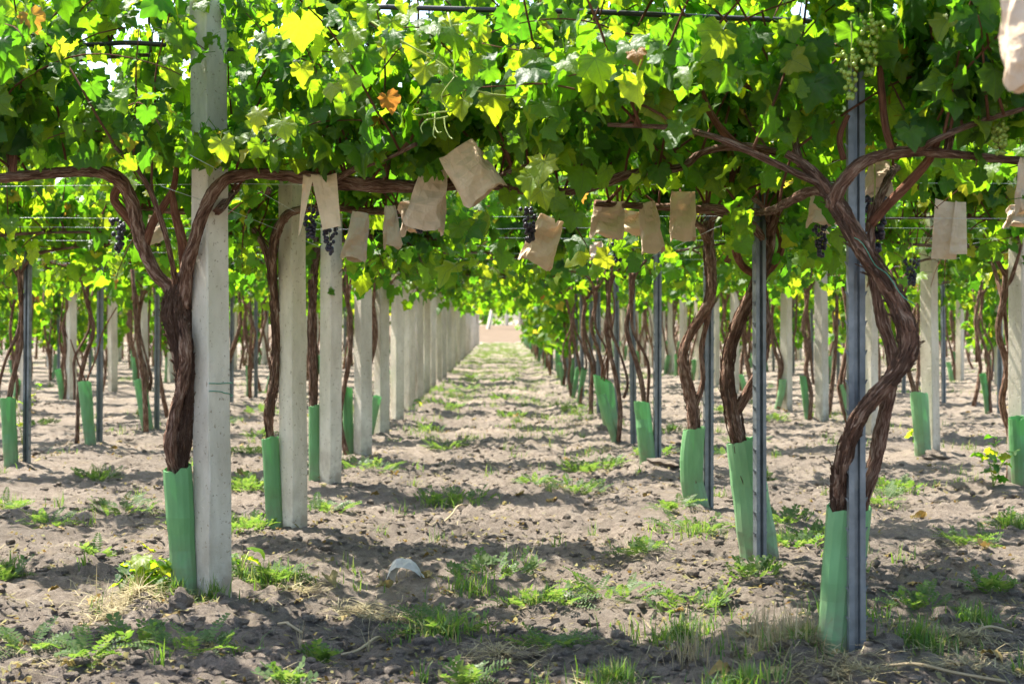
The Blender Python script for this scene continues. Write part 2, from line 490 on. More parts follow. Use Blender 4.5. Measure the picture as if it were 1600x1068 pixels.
M['rust'] = plain('dark_wire', (.07, .06, .055), 0.5, 0.5)
M['stone'] = plain('soil_stone', (.34, .29, .25), 0.9, 0, 0.2, 0.3, 20)

# ------------------------------------------------------------------ the ground and the track beyond
def grow_axis(a, b, s0, k):
    v = [a]
    while v[-1] < b: v.append(v[-1] + max(s0, k * v[-1]))
    return v
ys = [-400, -150, -60, -20, -6, 0, 2, 3, 3.6, 4.0, 4.3] + grow_axis(4.5, 86, 0.021, 0.0042) + [88, 90, 92, 94, 96, 98, 100, 102, 104, 108, 120, 160, 240, 400, 800, 1600, 3000]
xp = [0.0]
while xp[-1] < 26: xp.append(xp[-1] + (0.02 if xp[-1] < 2.0 else 0.02 + (xp[-1] - 2.0) * 0.03))
xp += [40, 80, 160, 400, 1000, 3000]
xs = np.array([-x for x in xp[:0:-1]] + xp); ys = np.array(ys)
XX, YY = np.meshgrid(xs, ys)
JX = XX + (NR.random(XX.shape) - .5) * 0.008; JY = YY + (NR.random(XX.shape) - .5) * 0.008
ZZ = ground_h(JX, JY)
nx, ny = len(xs), len(ys)
idx = np.arange(nx * ny).reshape(ny, nx)
Q = np.stack([idx[:-1, :-1], idx[:-1, 1:], idx[1:, 1:], idx[1:, :-1]], -1).reshape(-1, 4)
ground = link('ground', np_mesh('ground', np.stack([JX, JY, ZZ], -1).reshape(-1, 3), Q, M['soil']))
tag(ground, 'dry grey brown tilled soil between the vine rows', 'soil', kind='structure')

tr = MB()
n = 60
vv, ff = [], []
for i in range(n + 1):
    x = -60 + 120 * i / n
    for j in range(9):
        y = 86.2 + 14 * j / 8 + 0.3 * math.sin(x * .7 + j)
        vv.append(Vector((x, y, (0.03 if j else -.08) + float(bank(y)))))
for i in range(n):
    for j in range(8): ff.append([9 * i + j, 9 * i + 9 + j, 9 * i + 10 + j, 9 * i + 1 + j])
tr.add(vv, ff)
track = link('track', tr.mesh('track', M['track']))
tag(track, 'pale sandy track crossing beyond the far end of the vine rows', 'track', kind='structure')

# ------------------------------------------------------------------ leaf meshes
HALF = [(0.05, -0.12), (0.15, -0.23), (0.24, -0.21), (0.34, -0.22), (0.40, -0.12), (0.50, -0.06), (0.45, 0.06), (0.45, 0.14), (0.53, 0.26), (0.45, 0.32), (0.42, 0.42), (0.30, 0.44), (0.27, 0.54), (0.18, 0.60), (0.11, 0.70)]
def leaf_arrays(lod, rg, curl=1.0):
    """blade in the XY plane, petiole junction at the origin, tip to +Y, width about 1"""
    if lod == 0: half, tip = HALF, (0.0, 0.80)
    elif lod == 1: half, tip = [(0.14, -0.22), (0.36, -0.20), (0.50, -0.04), (0.44, 0.10), (0.52, 0.28), (0.36, 0.43), (0.20, 0.60)], (0, .8)
    else: half, tip = [(0.30, -0.18), (0.50, 0.18), (0.24, 0.50)], (0, .8)
    out = [(x * rg.uniform(.88, 1.1), y * rg.uniform(.92, 1.06)) for x, y in half] + [tip] + [(-x * rg.uniform(.88, 1.1), y * rg.uniform(.92, 1.06)) for x, y in half[::-1]]
    pts = [(0, 0)] + out
    tri = []
    no = len(out)
    if lod == 0:
        inner = [(x * .52, y * .52 + .03) for x, y in out[::2]]
        pts += inner; ni = len(inner)
        for j in range(ni):
            a = 1 + 2 * j; I = 1 + no + j
            if j + 1 < ni:
                I2 = I + 1
                tri += [(I, a, a + 1), (I, a + 1, I2), (I2, a + 1, a + 2), (0, I, I2)]
        tri += [(0, 1, 1 + no), (0, no + ni, no)] if True else []
    else:
        for j in range(no - 1): tri.append((0, 1 + j, 2 + j))
    f, c, d, w = rg.uniform(-.1, .38) * curl, rg.uniform(-.35, .2) * curl, rg.uniform(.05, .5) * curl, rg.uniform(0, 6.28)
    V = []
    for x, y in pts:
        r2 = x * x + (y - .2) ** 2
        z = f * abs(x) + c * r2 - d * max(0, y - .1) ** 2 + (.05 * curl * math.sin(7 * math.atan2(x, y - .1) + w) * math.sqrt(r2) * 1.6)
        V.append((x, y, z))
    UV = [(x, y) for x, y in pts]
    if lod == 0:   # petiole
        b = len(V); path = [(0, .0, 0), (0, -.22, -.02), (rg.uniform(-.1, .1), -.5, -.14)]
        for (px, py, pz) in path:
            for a in range(3):
                V.append((px + .014 * math.cos(a * 2.09), py, pz + .014 * math.sin(a * 2.09))); UV.append((.02, .3))
        for s in range(2):
            for a in range(3):
                a2 = (a + 1) % 3
                q = [b + s * 3 + a, b + s * 3 + a2, b + s * 3 + 3 + a2, b + s * 3 + 3 + a]
                tri += [(q[0], q[1], q[2]), (q[0], q[2], q[3])]
    return np.array(V), np.array(tri), np.array(UV)

rl = random.Random(11)
LV = {lod: [leaf_arrays(lod, rl, 1.5) for _ in range(k)] for lod, k in ((0, 9), (1, 6), (2, 5))}
LEAF_ME = [np_mesh('leaf_%d' % i, V, T, M['leaf'], UV) for i, (V, T, UV) in enumerate(LV[0])]

YOUNG_ME = [np_mesh('young_leaf_%d' % i, V, T, M['young_leaf'], UV) for i, (V, T, UV) in enumerate(LV[0][:5])]

class Leaf:
    __slots__ = ('m', 's', 'p', 'y')
def make_leaf(pos, tip, nrm, size):
    y = tip.normalized()
    z = (nrm - y * nrm.dot(y))
    z = z.normalized() if z.length > 1e-4 else y.orthogonal().normalized()
    x = y.cross(z)
    l = Leaf(); l.p = pos; l.s = size; l.y = False
    l.m = Matrix(((x.x * size, y.x * size, z.x * size, pos.x), (x.y * size, y.y * size, z.y * size, pos.y), (x.z * size, y.z * size, z.z * size, pos.z), (0, 0, 0, 1)))
    return l

def join_leaves(name, leaves, lod, rg, scale=1.0, mat=None):
    Vs, Ts, Us, b = [], [], [], 0
    byv = {}
    for l in leaves: byv.setdefault(rg.randrange(len(LV[lod])), []).append(l)
    for k, ls in byv.items():
        V, T, U = LV[lod][k]
        A = np.array([[list(l.m[0]), list(l.m[1]), list(l.m[2])] for l in ls])
        W = np.einsum('nij,vj->nvi', A[:, :, :3] * scale, V) + A[:, None, :, 3]
        nv = len(V)
        Vs.append(W.reshape(-1, 3)); Us.append(np.tile(U, (len(ls), 1)))
        Ts.append((T[None] + (np.arange(len(ls)) * nv)[:, None, None] + b).reshape(-1, 3)); b += len(ls) * nv
    return np_mesh(name, np.concatenate(Vs), np.concatenate(Ts), mat or M['leaf'], np.concatenate(Us))

UP = Vector((0, 0, 1))
def rv(rg, s=1.0): return Vector((rg.gauss(0, s), rg.gauss(0, s), rg.gauss(0, s)))

def grow(rg, arms, nshoot, L=(.55, 1.2), hang=.2, leafw=.108, step=.066, extra=.9, bias=None):
    """shoots along the arms with alternate leaves; returns (canes, leaves)"""
    segs = []
    for a in arms:
        for i in range(len(a) - 1):
            segs.append((Vector(a[i]), Vector(a[i + 1]), (Vector(a[i + 1]) - Vector(a[i])).length))
    tot = sum(s[2] for s in segs)
    canes, leaves = [], []
    for k in range(nshoot):
        t = rg.uniform(0, tot)
        for s in segs:
            if t <= s[2]: break
            t -= s[2]
        p = s[0].lerp(s[1], min(1, t / max(s[2], 1e-6)))
        az = rg.choice([0, math.pi]) + rg.gauss(0, .75)
        h = rg.random() < hang
        el = rg.uniform(-.5, .35) if h else rg.uniform(.7, 1.5)
        d = Vector((math.cos(az) * math.cos(el), math.sin(az) * math.cos(el), math.sin(el)))
        if bias is not None: d = (d + bias * rg.uniform(.2, 1)).normalized()
        ln = rg.uniform(*L) * (.6 if h else 1)
        ns = int(ln / step)
        pts = [p.copy()]
        for i in range(ns):
            d = (d + Vector((0, 0, -(.11 if h else .055) * (1 + i * .06))) + rv(rg, .07)).normalized()
            p = p + d * step
            if p.z < 1.36: break
            pts.append(p.copy())
            side = d.cross(UP)
            side = side.normalized() if side.length > .05 else Vector((math.cos(az), math.sin(az), 0))
            if i % 2: side = -side
            for rep in range(1 + (rg.random() < extra)):
                pet = (side * rg.uniform(.4, 1) + d * rg.uniform(-.2, .5) + UP * rg.uniform(0, .6) + rv(rg, .35)).normalized()
                lp = p + pet * rg.uniform(.05, .11)
                outw = Vector((pet.x, pet.y, 0))
                outw = outw.normalized() if outw.length > .05 else side
                tip = outw * rg.uniform(.2, .7) - UP * rg.uniform(.3, 1.3) + rv(rg, .38)
                nr = UP * .6 + outw * .8 + rv(rg, .55)
                young = 1 - .45 * max(0, (i / max(ns, 1) - .6) / .4)
                sz = max(.05, rg.gauss(leafw, leafw * .28)) * young * (1 if rep == 0 else .8)
                leaves.append(make_leaf(lp, tip, nr, sz)); leaves[-1].y = young < .8
            side = -side
        if len(pts) > 2: canes.append(pts)
    return canes, leaves

# ------------------------------------------------------------------ posts
def concrete_post_mesh(rg, h=2.45, a=.115):
    mb = MB(); ch = .005; s = a / 2
    prof = []
    for (sx, sy) in ((1, 1), (-1, 1), (-1, -1), (1, -1)):
        c = [(sx * s, sy * (s - ch)), (sx * (s - ch), sy * s)]
        prof += c if sx * sy > 0 else c[::-1]
    zs = [-.25, -.02, .2, .45, .7, .95, 1.2, 1.45, 1.7, 1.95, 2.2, h - .02, h]
    V, Fc = [], []
    for i, z in enumerate(zs):
        k = 1 - .02 * z + rg.uniform(-.006, .006) - (.12 if i == len(zs) - 1 else 0)
        ox, oy = rg.uniform(-.0015, .0015), rg.uniform(-.0015, .0015)
        for (x, y) in prof: V.append(Vector((x * k + ox + rg.uniform(-.0022, .0022), y * k + oy + rg.uniform(-.0022, .0022), z)))
    for i in range(len(zs) - 1):
        for k in range(8): Fc.append([i * 8 + k, i * 8 + (k + 1) % 8, i * 8 + 8 + (k + 1) % 8, i * 8 + 8 + k])
    Fc.append([(len(zs) - 1) * 8 + k for k in range(8)])
    mb.add(V, Fc)
    return mb.mesh('concrete_post', M['concrete'], False)
CPOST = [concrete_post_mesh(random.Random(i)) for i in range(4)]

def steel_post_meshes(h=2.4):
    cl = [(-.027, .016), (-.027, -.014), (-.011, -.014), (-.007, .002), (.007, .002), (.011, -.014), (.027, -.014), (.027, .016)]
    t = .003; n = len(cl); outer, inner = [], []
    for i in range(n):
        a = Vector(cl[max(i - 1, 0)]); b = Vector(cl[i]); c = Vector(cl[min(i + 1, n - 1)])
        d = (c - a).normalized(); nn = Vector((-d.y, d.x))
        outer.append(b + nn * t / 2 * 1.2); inner.append(b - nn * t / 2 * 1.2)
    loop = outer + inner[::-1]; m = len(loop)
    mb = MB()
    V = [Vector((p.x, p.y, z)) for z in (-.25, .6, 1.2, 1.8, h) for p in loop]
    Fc = [[j * m + k, j * m + (k + 1) % m, j * m + m + (k + 1) % m, j * m + m + k] for j in range(4) for k in range(m)]
    for k in range(n - 1): Fc.append([4 * m + k, 4 * m + k + 1, 4 * m + m - 2 - k, 4 * m + m - 1 - k])
    mb.add(V, Fc)
    body = mb.mesh('steel_post', M['steel'], False)
    hk = MB()
    z = .12
    while z < h - .05:
        for sx in (-1, 1):
            x = sx * .031
            hk.add([Vector((sx * .0285, -.008, z - .012)), Vector((sx * .0285, .004, z - .012)), Vector((sx * .0385, -.008, z + .012)), Vector((sx * .0385, .004, z + .012)), Vector((sx * .0285, -.008, z + .004)), Vector((sx * .0285, .004, z + .004))],
                   [[0, 1, 3, 2], [2, 3, 5, 4], [0, 2, 4], [1, 5, 3]])
        z += .1
    return body, hk.mesh('hooks', M['steel'], False)
SPOST, SHOOK = steel_post_meshes()

ORD = ['first', 'second', 'third', 'fourth', 'fifth', 'sixth', 'seventh', 'eighth', 'ninth', 'tenth']

def rowname(i):
    # i: 0 = aisle left (concrete), 1 = aisle right (steel), negative further left, positive further right
    return {0: 'the concrete post row edging the open aisle', 1: 'the steel post row edging the open aisle',
            2: 'the concrete row behind the steel post row', -1: 'the steel row behind the concrete post row',
            3: 'the second row behind the aisle steel posts', 4: 'the third row behind the aisle steel posts', 5: 'the fourth row behind the aisle steel posts',
            -2: 'the second row behind the aisle concrete posts', -3: 'the third row behind the aisle concrete posts', -4: 'the fourth row behind the aisle concrete posts'}.get(i)

def put_concrete(x, y, rz, label, group):
    o = link('concrete_post', R.choice(CPOST), None, (x, y, gz(x, y) * .5))
    o.rotation_euler = (R.uniform(-.008, .008), R.uniform(-.01, .01), rz)
    tag(o, label, 'post', group); return o

def put_steel(x, y, rz, label, group, detail=True):
    e = empty('steel_post', (x, y, gz(x, y) * .5), rz)
    e.rotation_euler = (R.uniform(-.01, .01), R.uniform(-.012, .012), rz)
    link('channel', SPOST, e)
    if detail: tag(link('hook_strip', SHOOK, e), kind='stuff')
    tag(e, label, 'post', group); return e

# ------------------------------------------------------------------ green shelters
def tube_mesh(p0, p1, w0, w1, rg, sides=20, bend=.0, cut=.03):
    """open fluted tube from the ground (p0) to the rim (p1), local to p0"""
    mb = MB(); p0 = Vector(p0); ax = Vector(p1) - p0
    n = 9; V, Fc = [], []
    ph = rg.uniform(0, 6.28); sq = rg.uniform(.72, .95); dent, dt_, da = rg.uniform(.1, .35), rg.uniform(.3, .8), -rg.uniform(.6, 2.6)
    for shell in (0, 1):
        for i in range(n):
            t = i / (n - 1)
            c = ax * t + Vector((bend * math.sin(math.pi * t), 0, 0))
            w = (w0 + (w1 - w0) * t) / 2 * (1 + rg.uniform(-.03, .03))
            for k in range(sides):
                a = 2 * math.pi * k / sides
                r = w * (1 + (.014 if k % 2 else -.011)) * (1 + .05 * math.sin(2 * a + ph + t * 2))
                r -= .0035 * shell
                r -= w * dent * math.exp(-((t - dt_) / .12) ** 2) * max(0, math.cos(a - da)) ** 2
                z = c.z
                if i == n - 1: z += cut * math.sin(a + ph) + rg.uniform(-.006, .006) - (.010 if abs((a - ph) % 6.28 - 4) < .2 else 0)
                V.append(Vector((c.x + math.cos(a) * r, c.y + math.sin(a) * r * sq, z)))
    for shell in (0, 1):
        o = shell * n * sides
        for i in range(n - 1):
            for k in range(sides):
                k2 = (k + 1) % sides
                f = [o + i * sides + k, o + i * sides + k2, o + i * sides + sides + k2, o + i * sides + sides + k]
                Fc.append(f if not shell else f[::-1])
    for k in range(sides):
        k2 = (k + 1) % sides; a = (n - 1) * sides; b = n * sides + a
        Fc.append([a + k, a + k2, b + k2, b + k])
    mb.add(V, Fc)
    return mb.mesh('vine_shelter', M['tube'], False)
GT = []
for i in range(7):
    rg = random.Random(50 + i)
    GT.append(tube_mesh((0, 0, 0), (rg.uniform(-.09, .05), rg.uniform(-.05, .05), rg.uniform(.46, .56)), rg.uniform(.065, .085), rg.uniform(.075, .10), rg, 14, rg.uniform(-.015, .015), .012))

# ------------------------------------------------------------------ vines
CLEAR = [(408, 318, 500, 470, 9.3), (434, 285, 486, 420, 9.3), (498, 345, 540, 430, 11.7), (1445, 335, 1482, 450, 14), (1095, 340, 1120, 470, 10.2), (935, 16, 1262, 32, 6.2), (145, 62, 250, 76, 6.95), (222, 70, 240, 130, 6.9), (640, 160, 720, 222, 5.9), (298, 110, 366, 195, 6.9), (296, 268, 366, 470, 6.9), (-20, 268, 300, 470, 7.2), (366, 272, 470, 330, 7.0), (470, 275, 535, 395, 7.0), (536, 325, 580, 410, 9.2), (596, 318, 662, 390, 9.2), (640, 285, 705, 365, 7.0),
         (535, 278, 640, 330, 7.0), (705, 255, 775, 330, 7.0), (822, 352, 878, 425, 7.8), (922, 305, 1090, 400, 7.8), (1085, 222, 1215, 250, 6.5), (1322, 150, 1356, 900, 5.75), (1225, 235, 1510, 470, 6.3), (1360, 150, 1400, 235, 5.6), (1456, 310, 1600, 420, 9.4), (1586, 250, 1600, 330, 5.6), (1105, 150, 1180, 225, 6.5), (1180, 300, 1215, 470, 7.9), (1060, 330, 1130, 480, 10.3)]
def unpruned(l):
    p = l.m @ Vector((0, .3, 0))
    if p.y < 1: return True
    px, py, w = CX + p.x * F / p.y, HY - (p.z - CH) * F / p.y, l.s * F / p.y * .38
    for (a, b_, c, d, Y) in CLEAR:
        if p.y < Y and a - w < px < c + w and b_ - w < py < d + w: return False
    return True
def near_leaves(root, leaves, rg, cap=290):
    base = root.location
    def vis(l):
        p = l.p
        if p.y < 2: return 0
        px = CX + p.x * F / p.y; py = HY - (p.z - CH) * F / p.y
        ok = -40 < px < 1640 and -40 < py < 1100
        return (l.s * F / p.y) if ok else 0
    sc = sorted(leaves, key=vis, reverse=True)
    front, rest = sc[:cap], sc[cap:]
    for l in front:
        m = l.m.copy(); m.translation = l.p - base
        link('leaf', rg.choice(YOUNG_ME if l.y else LEAF_ME), root, mat=m)
    if rest:
        me = join_leaves('foliage', rest, 0, rg)
        o = link('foliage', me, root, loc=-base)
        tag(o, kind='stuff')

def cane_obj(root, pts, r0, r1, rg, name='cane', mat='cane', sides=6):
    mb = MB(); sweep(mb, pts, [r0, r1], sides, 1, 0)
    return link(name, mb.mesh(name, M[mat]), root, loc=-root.location)

def px_path(lst, Y):
    """[(px, py, radius_px[, Y])] -> points and radii in metres"""
    pts, rad = [], []
    for t in lst:
        y = t[3] if len(t) > 3 else Y
        pts.append(P(t[0], t[1], y)); rad.append(t[2] * y / F)
    return pts, rad

def bark_strips(root, pts, rad, rg, count):
    """loose fibres peeling off the trunk"""
    mb = MB(); pts, rad = catmull(pts, rad, 4)
    for _ in range(count):
        i = rg.randrange(1, len(pts) - 5); n = rg.randint(3, 6); a = rg.uniform(0, 6.28)
        line = []
        for j in range(i, min(i + n, len(pts))):
            r = rad[j] * rg.uniform(1.05, 1.3)
            line.append(pts[j] + Vector((math.cos(a) * r, math.sin(a) * r, 0)) + rv(rg, .002)); a += rg.uniform(-.1, .1)
        if rg.random() < .5: line[-1] = line[-1] + Vector((math.cos(a), math.sin(a), -.3)) * rg.uniform(.004, .02)
        if len(line) > 2: sweep(mb, line, [.0035, .0018], 4, 2, flat=.5)
    o = link('bark_fibres', mb.mesh('bark_fibres', M['bark']), root, loc=-root.location)
    tag(o, kind='stuff')

def near_vine(base, trunk_paths, arm_paths, label, seed, nshoot, cane_paths=(), Y=0, extra_arms=(), strips=40, **kw):
    rg = random.Random(seed)
    root = empty('grape_vine', base)
    tag(root, label, 'vine', 'grape vines trained over the wires')
    mb = MB()
    for k, lst in enumerate(trunk_paths):
        pts, rad = px_path(lst, Y)
        rad = [r * .70 for r in rad]
        sweep(mb, pts, rad, 20, 9, .34, rg.uniform(1.5, 4), rg)
    link('trunk', mb.mesh('trunk', M['bark']), root, loc=-root.location)
    if strips:
        pts, rad = px_path(trunk_paths[0], Y); bark_strips(root, pts, [r * .70 for r in rad], rg, strips)
    arms = []
    for lst in arm_paths:
        pts, rad = px_path(lst, Y)
        mb = MB(); sweep(mb, pts, [r * .76 for r in rad], 14, 7, .28, rg.uniform(1, 4), rg)
        link('arm', mb.mesh('arm', M['bark']), root, loc=-root.location)
        arms.append([p for p in pts if p.z > 1.5])
    for a in extra_arms:
        a = [Vector(p) for p in a]
        mb = MB(); sweep(mb, a, [.013, .007], 9, 5, .24, 2, rg)
        link('arm', mb.mesh('arm', M['bark']), root, loc=-root.location)
        arms.append(a)
    for lst in cane_paths:
        pts, rad = px_path(lst, Y)
        mb = MB(); sweep(mb, pts, rad, 8, 5, .10, 1, rg)
        link('cane', mb.mesh('cane', M['cane']), root, loc=-root.location)
    arms = [a for a in arms if len(a) > 1]
    canes, leaves = grow(rg, arms, nshoot, **kw)
    leaves = [l for l in leaves if unpruned(l)]
    def hid(c):
        k = 0
        for p in c:
            px, py = CX + p.x * F / p.y, HY - (p.z - CH) * F / p.y
            k += any(p.y < Y_ and a < px < c_ and b_ < py < d_ for (a, b_, c_, d_, Y_) in CLEAR)
        return k > .14 * len(c)
    for c in canes:
        if not hid(c): cane_obj(root, c, .0055, .002, rg)
    near_leaves(root, leaves, rg)
    return root

def generic_skeleton(rg):
    """trunk and four arms, local to the base"""
    hx, hy = rg.uniform(-.1, .1), rg.uniform(-.1, .1)
    z = [0, .3, .55, .8, 1.05, 1.3, 1.5]
    tk = [Vector((hx * t / 1.5 + .05 * math.sin(t * 4 + rg.uniform(0, 1)) + rg.uniform(-.02, .02), hy * t / 1.5 + rg.uniform(-.03, .03), t)) for t in z]
    r = rg.uniform(.019, .029)
    arms = []
    a0 = rg.uniform(-.3, .3)
    for k in range(4):
        a = a0 * .5 + k * math.pi / 2 + rg.uniform(-.2, .2)
        b = tk[-1] if k % 2 == 0 else tk[-2]
        d = Vector((math.cos(a), math.sin(a), 0))
        ln = rg.uniform(1.05, 1.35) if k % 2 == 0 else rg.uniform(.3, .5)
        arms.append([b - UP * .05, b + d * .1 + UP * .10, b + d * .28 + Vector((0, 0, 1.66 - b.z)), b + d * ln * .6 + Vector((0, 0, 1.70 - b.z + rg.uniform(-.03, .03))), b + d * ln + Vector((0, 0, 1.72 - b.z + rg.uniform(-.04, .06)))])
    two = None
    if rg.random() < .5:
        two = [tk[1] + Vector((.03, .01, .1))] + [p + Vector((.06 + rg.uniform(-.04, .05), rg.uniform(-.03, .03), 0)) for p in tk[2:5]] + [tk[5]]
    return tk, r, arms, two

def generic_set(seed, lod, low=0):
    rg = random.Random(seed)
    tk, r, arms, two = generic_skeleton(rg)
    sd_ = {1: 9, 2: 5}[lod]; sub = {1: 4, 2: 1}[lod]
    mb = MB(); sweep(mb, tk, [r * 1.15, r * .95, r, r, r * .95, r * .9, r * .75], sd_, sub, .22, 2, rg)
    if two: sweep(mb, two, [r * .6] * len(two), max(4, sd_ - 2), sub, .2, 2, rg)
    out = {'arms': []}
    if lod == 1:
        out['trunk'] = mb.mesh('trunk', M['bark'])
        for a in arms:
            m2 = MB(); sweep(m2, a, [r * .65, r * .6, r * .5, r * .45, r * .3], 7, 3, .2, 2, rg)
            out['arms'].append(m2.mesh('arm', M['bark']))
        canes, lv = grow(rg, [a[2:] for a in arms], 66, L=(.5, 1.25), hang=.22, leafw=.112, step=.07, extra=.75)
        cm = MB()
        for c in canes: sweep(cm, c[::2], [.005, .002], 4, 1)
        out['canes'] = cm.mesh('canes', M['cane'])
        out['foliage'] = join_leaves('foliage', lv, 1, rg)
        out['leaves'] = lv; out['cane_pts'] = canes
    else:
        for a in arms: sweep(mb, a, [r * .65, r * .3], 4, 1)
        out['trunk'] = mb.mesh('trunk', M['bark'])
        canes, lv = grow(rg, [a[2:] for a in arms], 54, L=(.5, 1.25), hang=.22, leafw=.19, step=.115, extra=.5)
        for q in range(low):
            p = Vector((rg.gauss(0, .22), rg.gauss(0, .22), rg.uniform(.6, 1.6)))
            lv.append(make_leaf(p, rv(rg, .6) - UP, rv(rg, .5) + UP, .17))
        out['foliage'] = join_leaves('foliage', lv, 2, rg)
    return out
MID = [generic_set(300 + i, 1) for i in range(7)]
FAR = [generic_set(400 + i, 2) for i in range(6)]

BUSHY = [generic_set(450 + i, 2, 130) for i in range(3)]

def put_vine(x, y, lod, label, group, individual=False, bare=False):
    S = R.choice(MID if lod == 1 else (BUSHY if (x > 0 and x < 2 and R.random() < .6) or y > 66 or (abs(x) > 5 and R.random() < .3) else FAR))
    e = empty('grape_vine', (x, y, gz(x, y) * .6), R.choice([0, math.pi]) + R.uniform(-.15, .15))
    tag(e, label, 'vine', group)
    link('trunk', S['trunk'], e)
    for a in S['arms']: link('arm', a, e)
    if bare: return e
    if individual:
        rg = random.Random(int(x * 100 + y * 1000))
        mw = Matrix.Translation(e.location) @ Matrix.Rotation(e.rotation_euler.z, 4, 'Z')
        def vis(l):
            p = mw @ l.p
            px = CX + p.x * F / p.y
            return l.s / p.y if -30 < px < 1630 else 0
        ok = []
        for l in S['leaves']:
            w = Leaf(); w.m = mw @ l.m; w.s = l.s; w.p = w.m.translation
            if unpruned(w): ok.append(l)
        ls = sorted(ok, key=vis, reverse=True)
        for l in ls[:290]: link('leaf', rg.choice(YOUNG_ME if l.y else LEAF_ME), e, mat=l.m)
        if len(ls) > 290: tag(link('foliage', join_leaves('foliage', ls[290:], 1, rg), e), kind='stuff')
        for c in S['cane_pts']:
            mb = MB(); sweep(mb, c, [.005, .002], 5, 1); link('cane', mb.mesh('cane', M['cane']), e)
    else:
        if 'canes' in S: tag(link('canes', S['canes'], e), kind='stuff')
        tag(link('foliage', S['foliage'], e), kind='stuff')
    return e

def put_shelter(x, y, label, group, me=None, z=None):
    o = link('vine_shelter', me or R.choice(GT), None, (x, y, gz(x, y) - .03 if z is None else z))
    if me is None:
        o.rotation_euler = (R.uniform(-.10, .10), R.uniform(-.14, .14), R.uniform(-.6, .6)); k = R.uniform(.8, 1.12); o.scale = (k, k, R.uniform(.8, 1.1))
    tag(o, label, 'shelter tube', group); return o

def px_shelter(top, bot, wtop, wbot, Yt, Yb, label, seed, cut=.012, bend=0):
    p1 = P(top[0], top[1], Yt); p0 = P(bot[0], bot[1], Yb); p0.z = gz(p0.x, p0.y) - .03
    me = tube_mesh(p0, p1, wbot * Yb / F, wtop * Yt / F, random.Random(seed), 28, bend, cut)
    o = link('vine_shelter', me, None, p0)
    tag(o, label, 'shelter tube', 'green shelter tubes round the vine bases'); return o

GS = 'green shelter tubes round the vine bases'
GV = 'grape vines trained over the wires'
GC = 'concrete posts of the vine trellis'
GM = 'steel posts of the vine trellis'

# --- near vines of the aisle, traced at their own depth
Y1 = 6.86
near_vine((-1.315, 6.87, 0), [
    [(290, 930, 14), (284, 800, 15), (277, 738, 17), (281, 690, 21), (288, 640, 19), (292, 600, 19), (289, 560, 21), (281, 520, 24), (276, 490, 27), (280, 452, 23), (290, 425, 13)],
    [(279, 745, 9, 6.84), (266, 700, 13, 6.80), (272, 650, 12, 6.79), (287, 590, 12, 6.79), (290, 540, 12, 6.79), (284, 500, 10, 6.82)]],
    [[(282, 490, 17), (268, 452, 16), (244, 428, 14), (223, 385, 14), (214, 350, 14), (205, 312, 14), (186, 281, 14, 6.84), (150, 267, 13, 6.8), (90, 270, 12, 6.7), (20, 276, 11, 6.6), (-60, 284, 9, 6.5), (-150, 280, 7, 6.4)],
     [(285, 480, 15, 6.84), (292, 420, 14, 6.80), (303, 380, 14, 6.75), (314, 342, 14, 6.71), (332, 303, 13, 6.70), (358, 278, 13, 6.70), (400, 271, 13, 6.7), (450, 275, 12, 6.7), (520, 283, 13, 6.68), (600, 290, 13, 6.66), (680, 292, 12, 6.64), (760, 288, 11, 6.62), (830, 298, 10, 6.6), (890, 299, 8, 6.6), (940, 288, 8, 6.58), (985, 272, 8, 6.55), (1060, 262, 8, 6.5), (1098, 238, 9, 6.48), (1150, 229, 10, 6.46), (1212, 238, 9, 6.45)],
     [(340, 330, 9, 6.72), (365, 300, 8, 7.0), (380, 280, 8, 7.4), (400, 285, 8, 8.0), (420, 300, 6, 8.6)]],
    'gnarled vine climbing beside the concrete post tied with string', 101, 200,
    cane_paths=[[(224, 390, 8), (238, 350, 7), (258, 318, 6), (272, 290, 5), (278, 240, 4)], [(290, 425, 9), (284, 375, 8), (274, 335, 7), (268, 300, 5)],
                [(20, 276, 7, 6.6), (22, 225, 6, 6.6), (26, 165, 5, 6.6), (30, 90, 4, 6.6)],
                [(1190, 240, 7, 6.46), (1150, 225, 7, 6.42), (1118, 190, 6, 6.4), (1097, 145, 6, 6.4), (1090, 80, 5, 6.4)], [(190, 285, 7), (178, 310, 7), (195, 335, 7), (214, 358, 8)]],
    Y=Y1, strips=800, extra_arms=[[P(278, 460, 6.9), P(262, 380, 6.6), P(240, 310, 6.5), P(215, 265, 6.4), P(180, 230, 6.3)], [P(520, 283, 6.68), P(560, 262, 6.5), P(610, 245, 6.3), P(650, 225, 6.1)], [P(760, 288, 6.62), P(790, 270, 6.4), P(840, 255, 6.2), P(860, 240, 6.0)],
     [P(20, 276, 6.6), P(24, 180, 6.7), P(60, 110, 6.8), P(150, 90, 6.9), P(300, 85, 7.05), P(450, 82, 7.0), P(600, 80, 6.9)], [P(20, 276, 6.6), P(0, 180, 6.7), P(-60, 110, 6.8), P(-160, 90, 6.9)],
     [P(600, 290, 6.66), P(620, 200, 6.7), P(680, 110, 6.7), P(760, 85, 6.7), P(900, 80, 6.6)]],
    L=(.55, 1.35), hang=.16, leafw=.108)

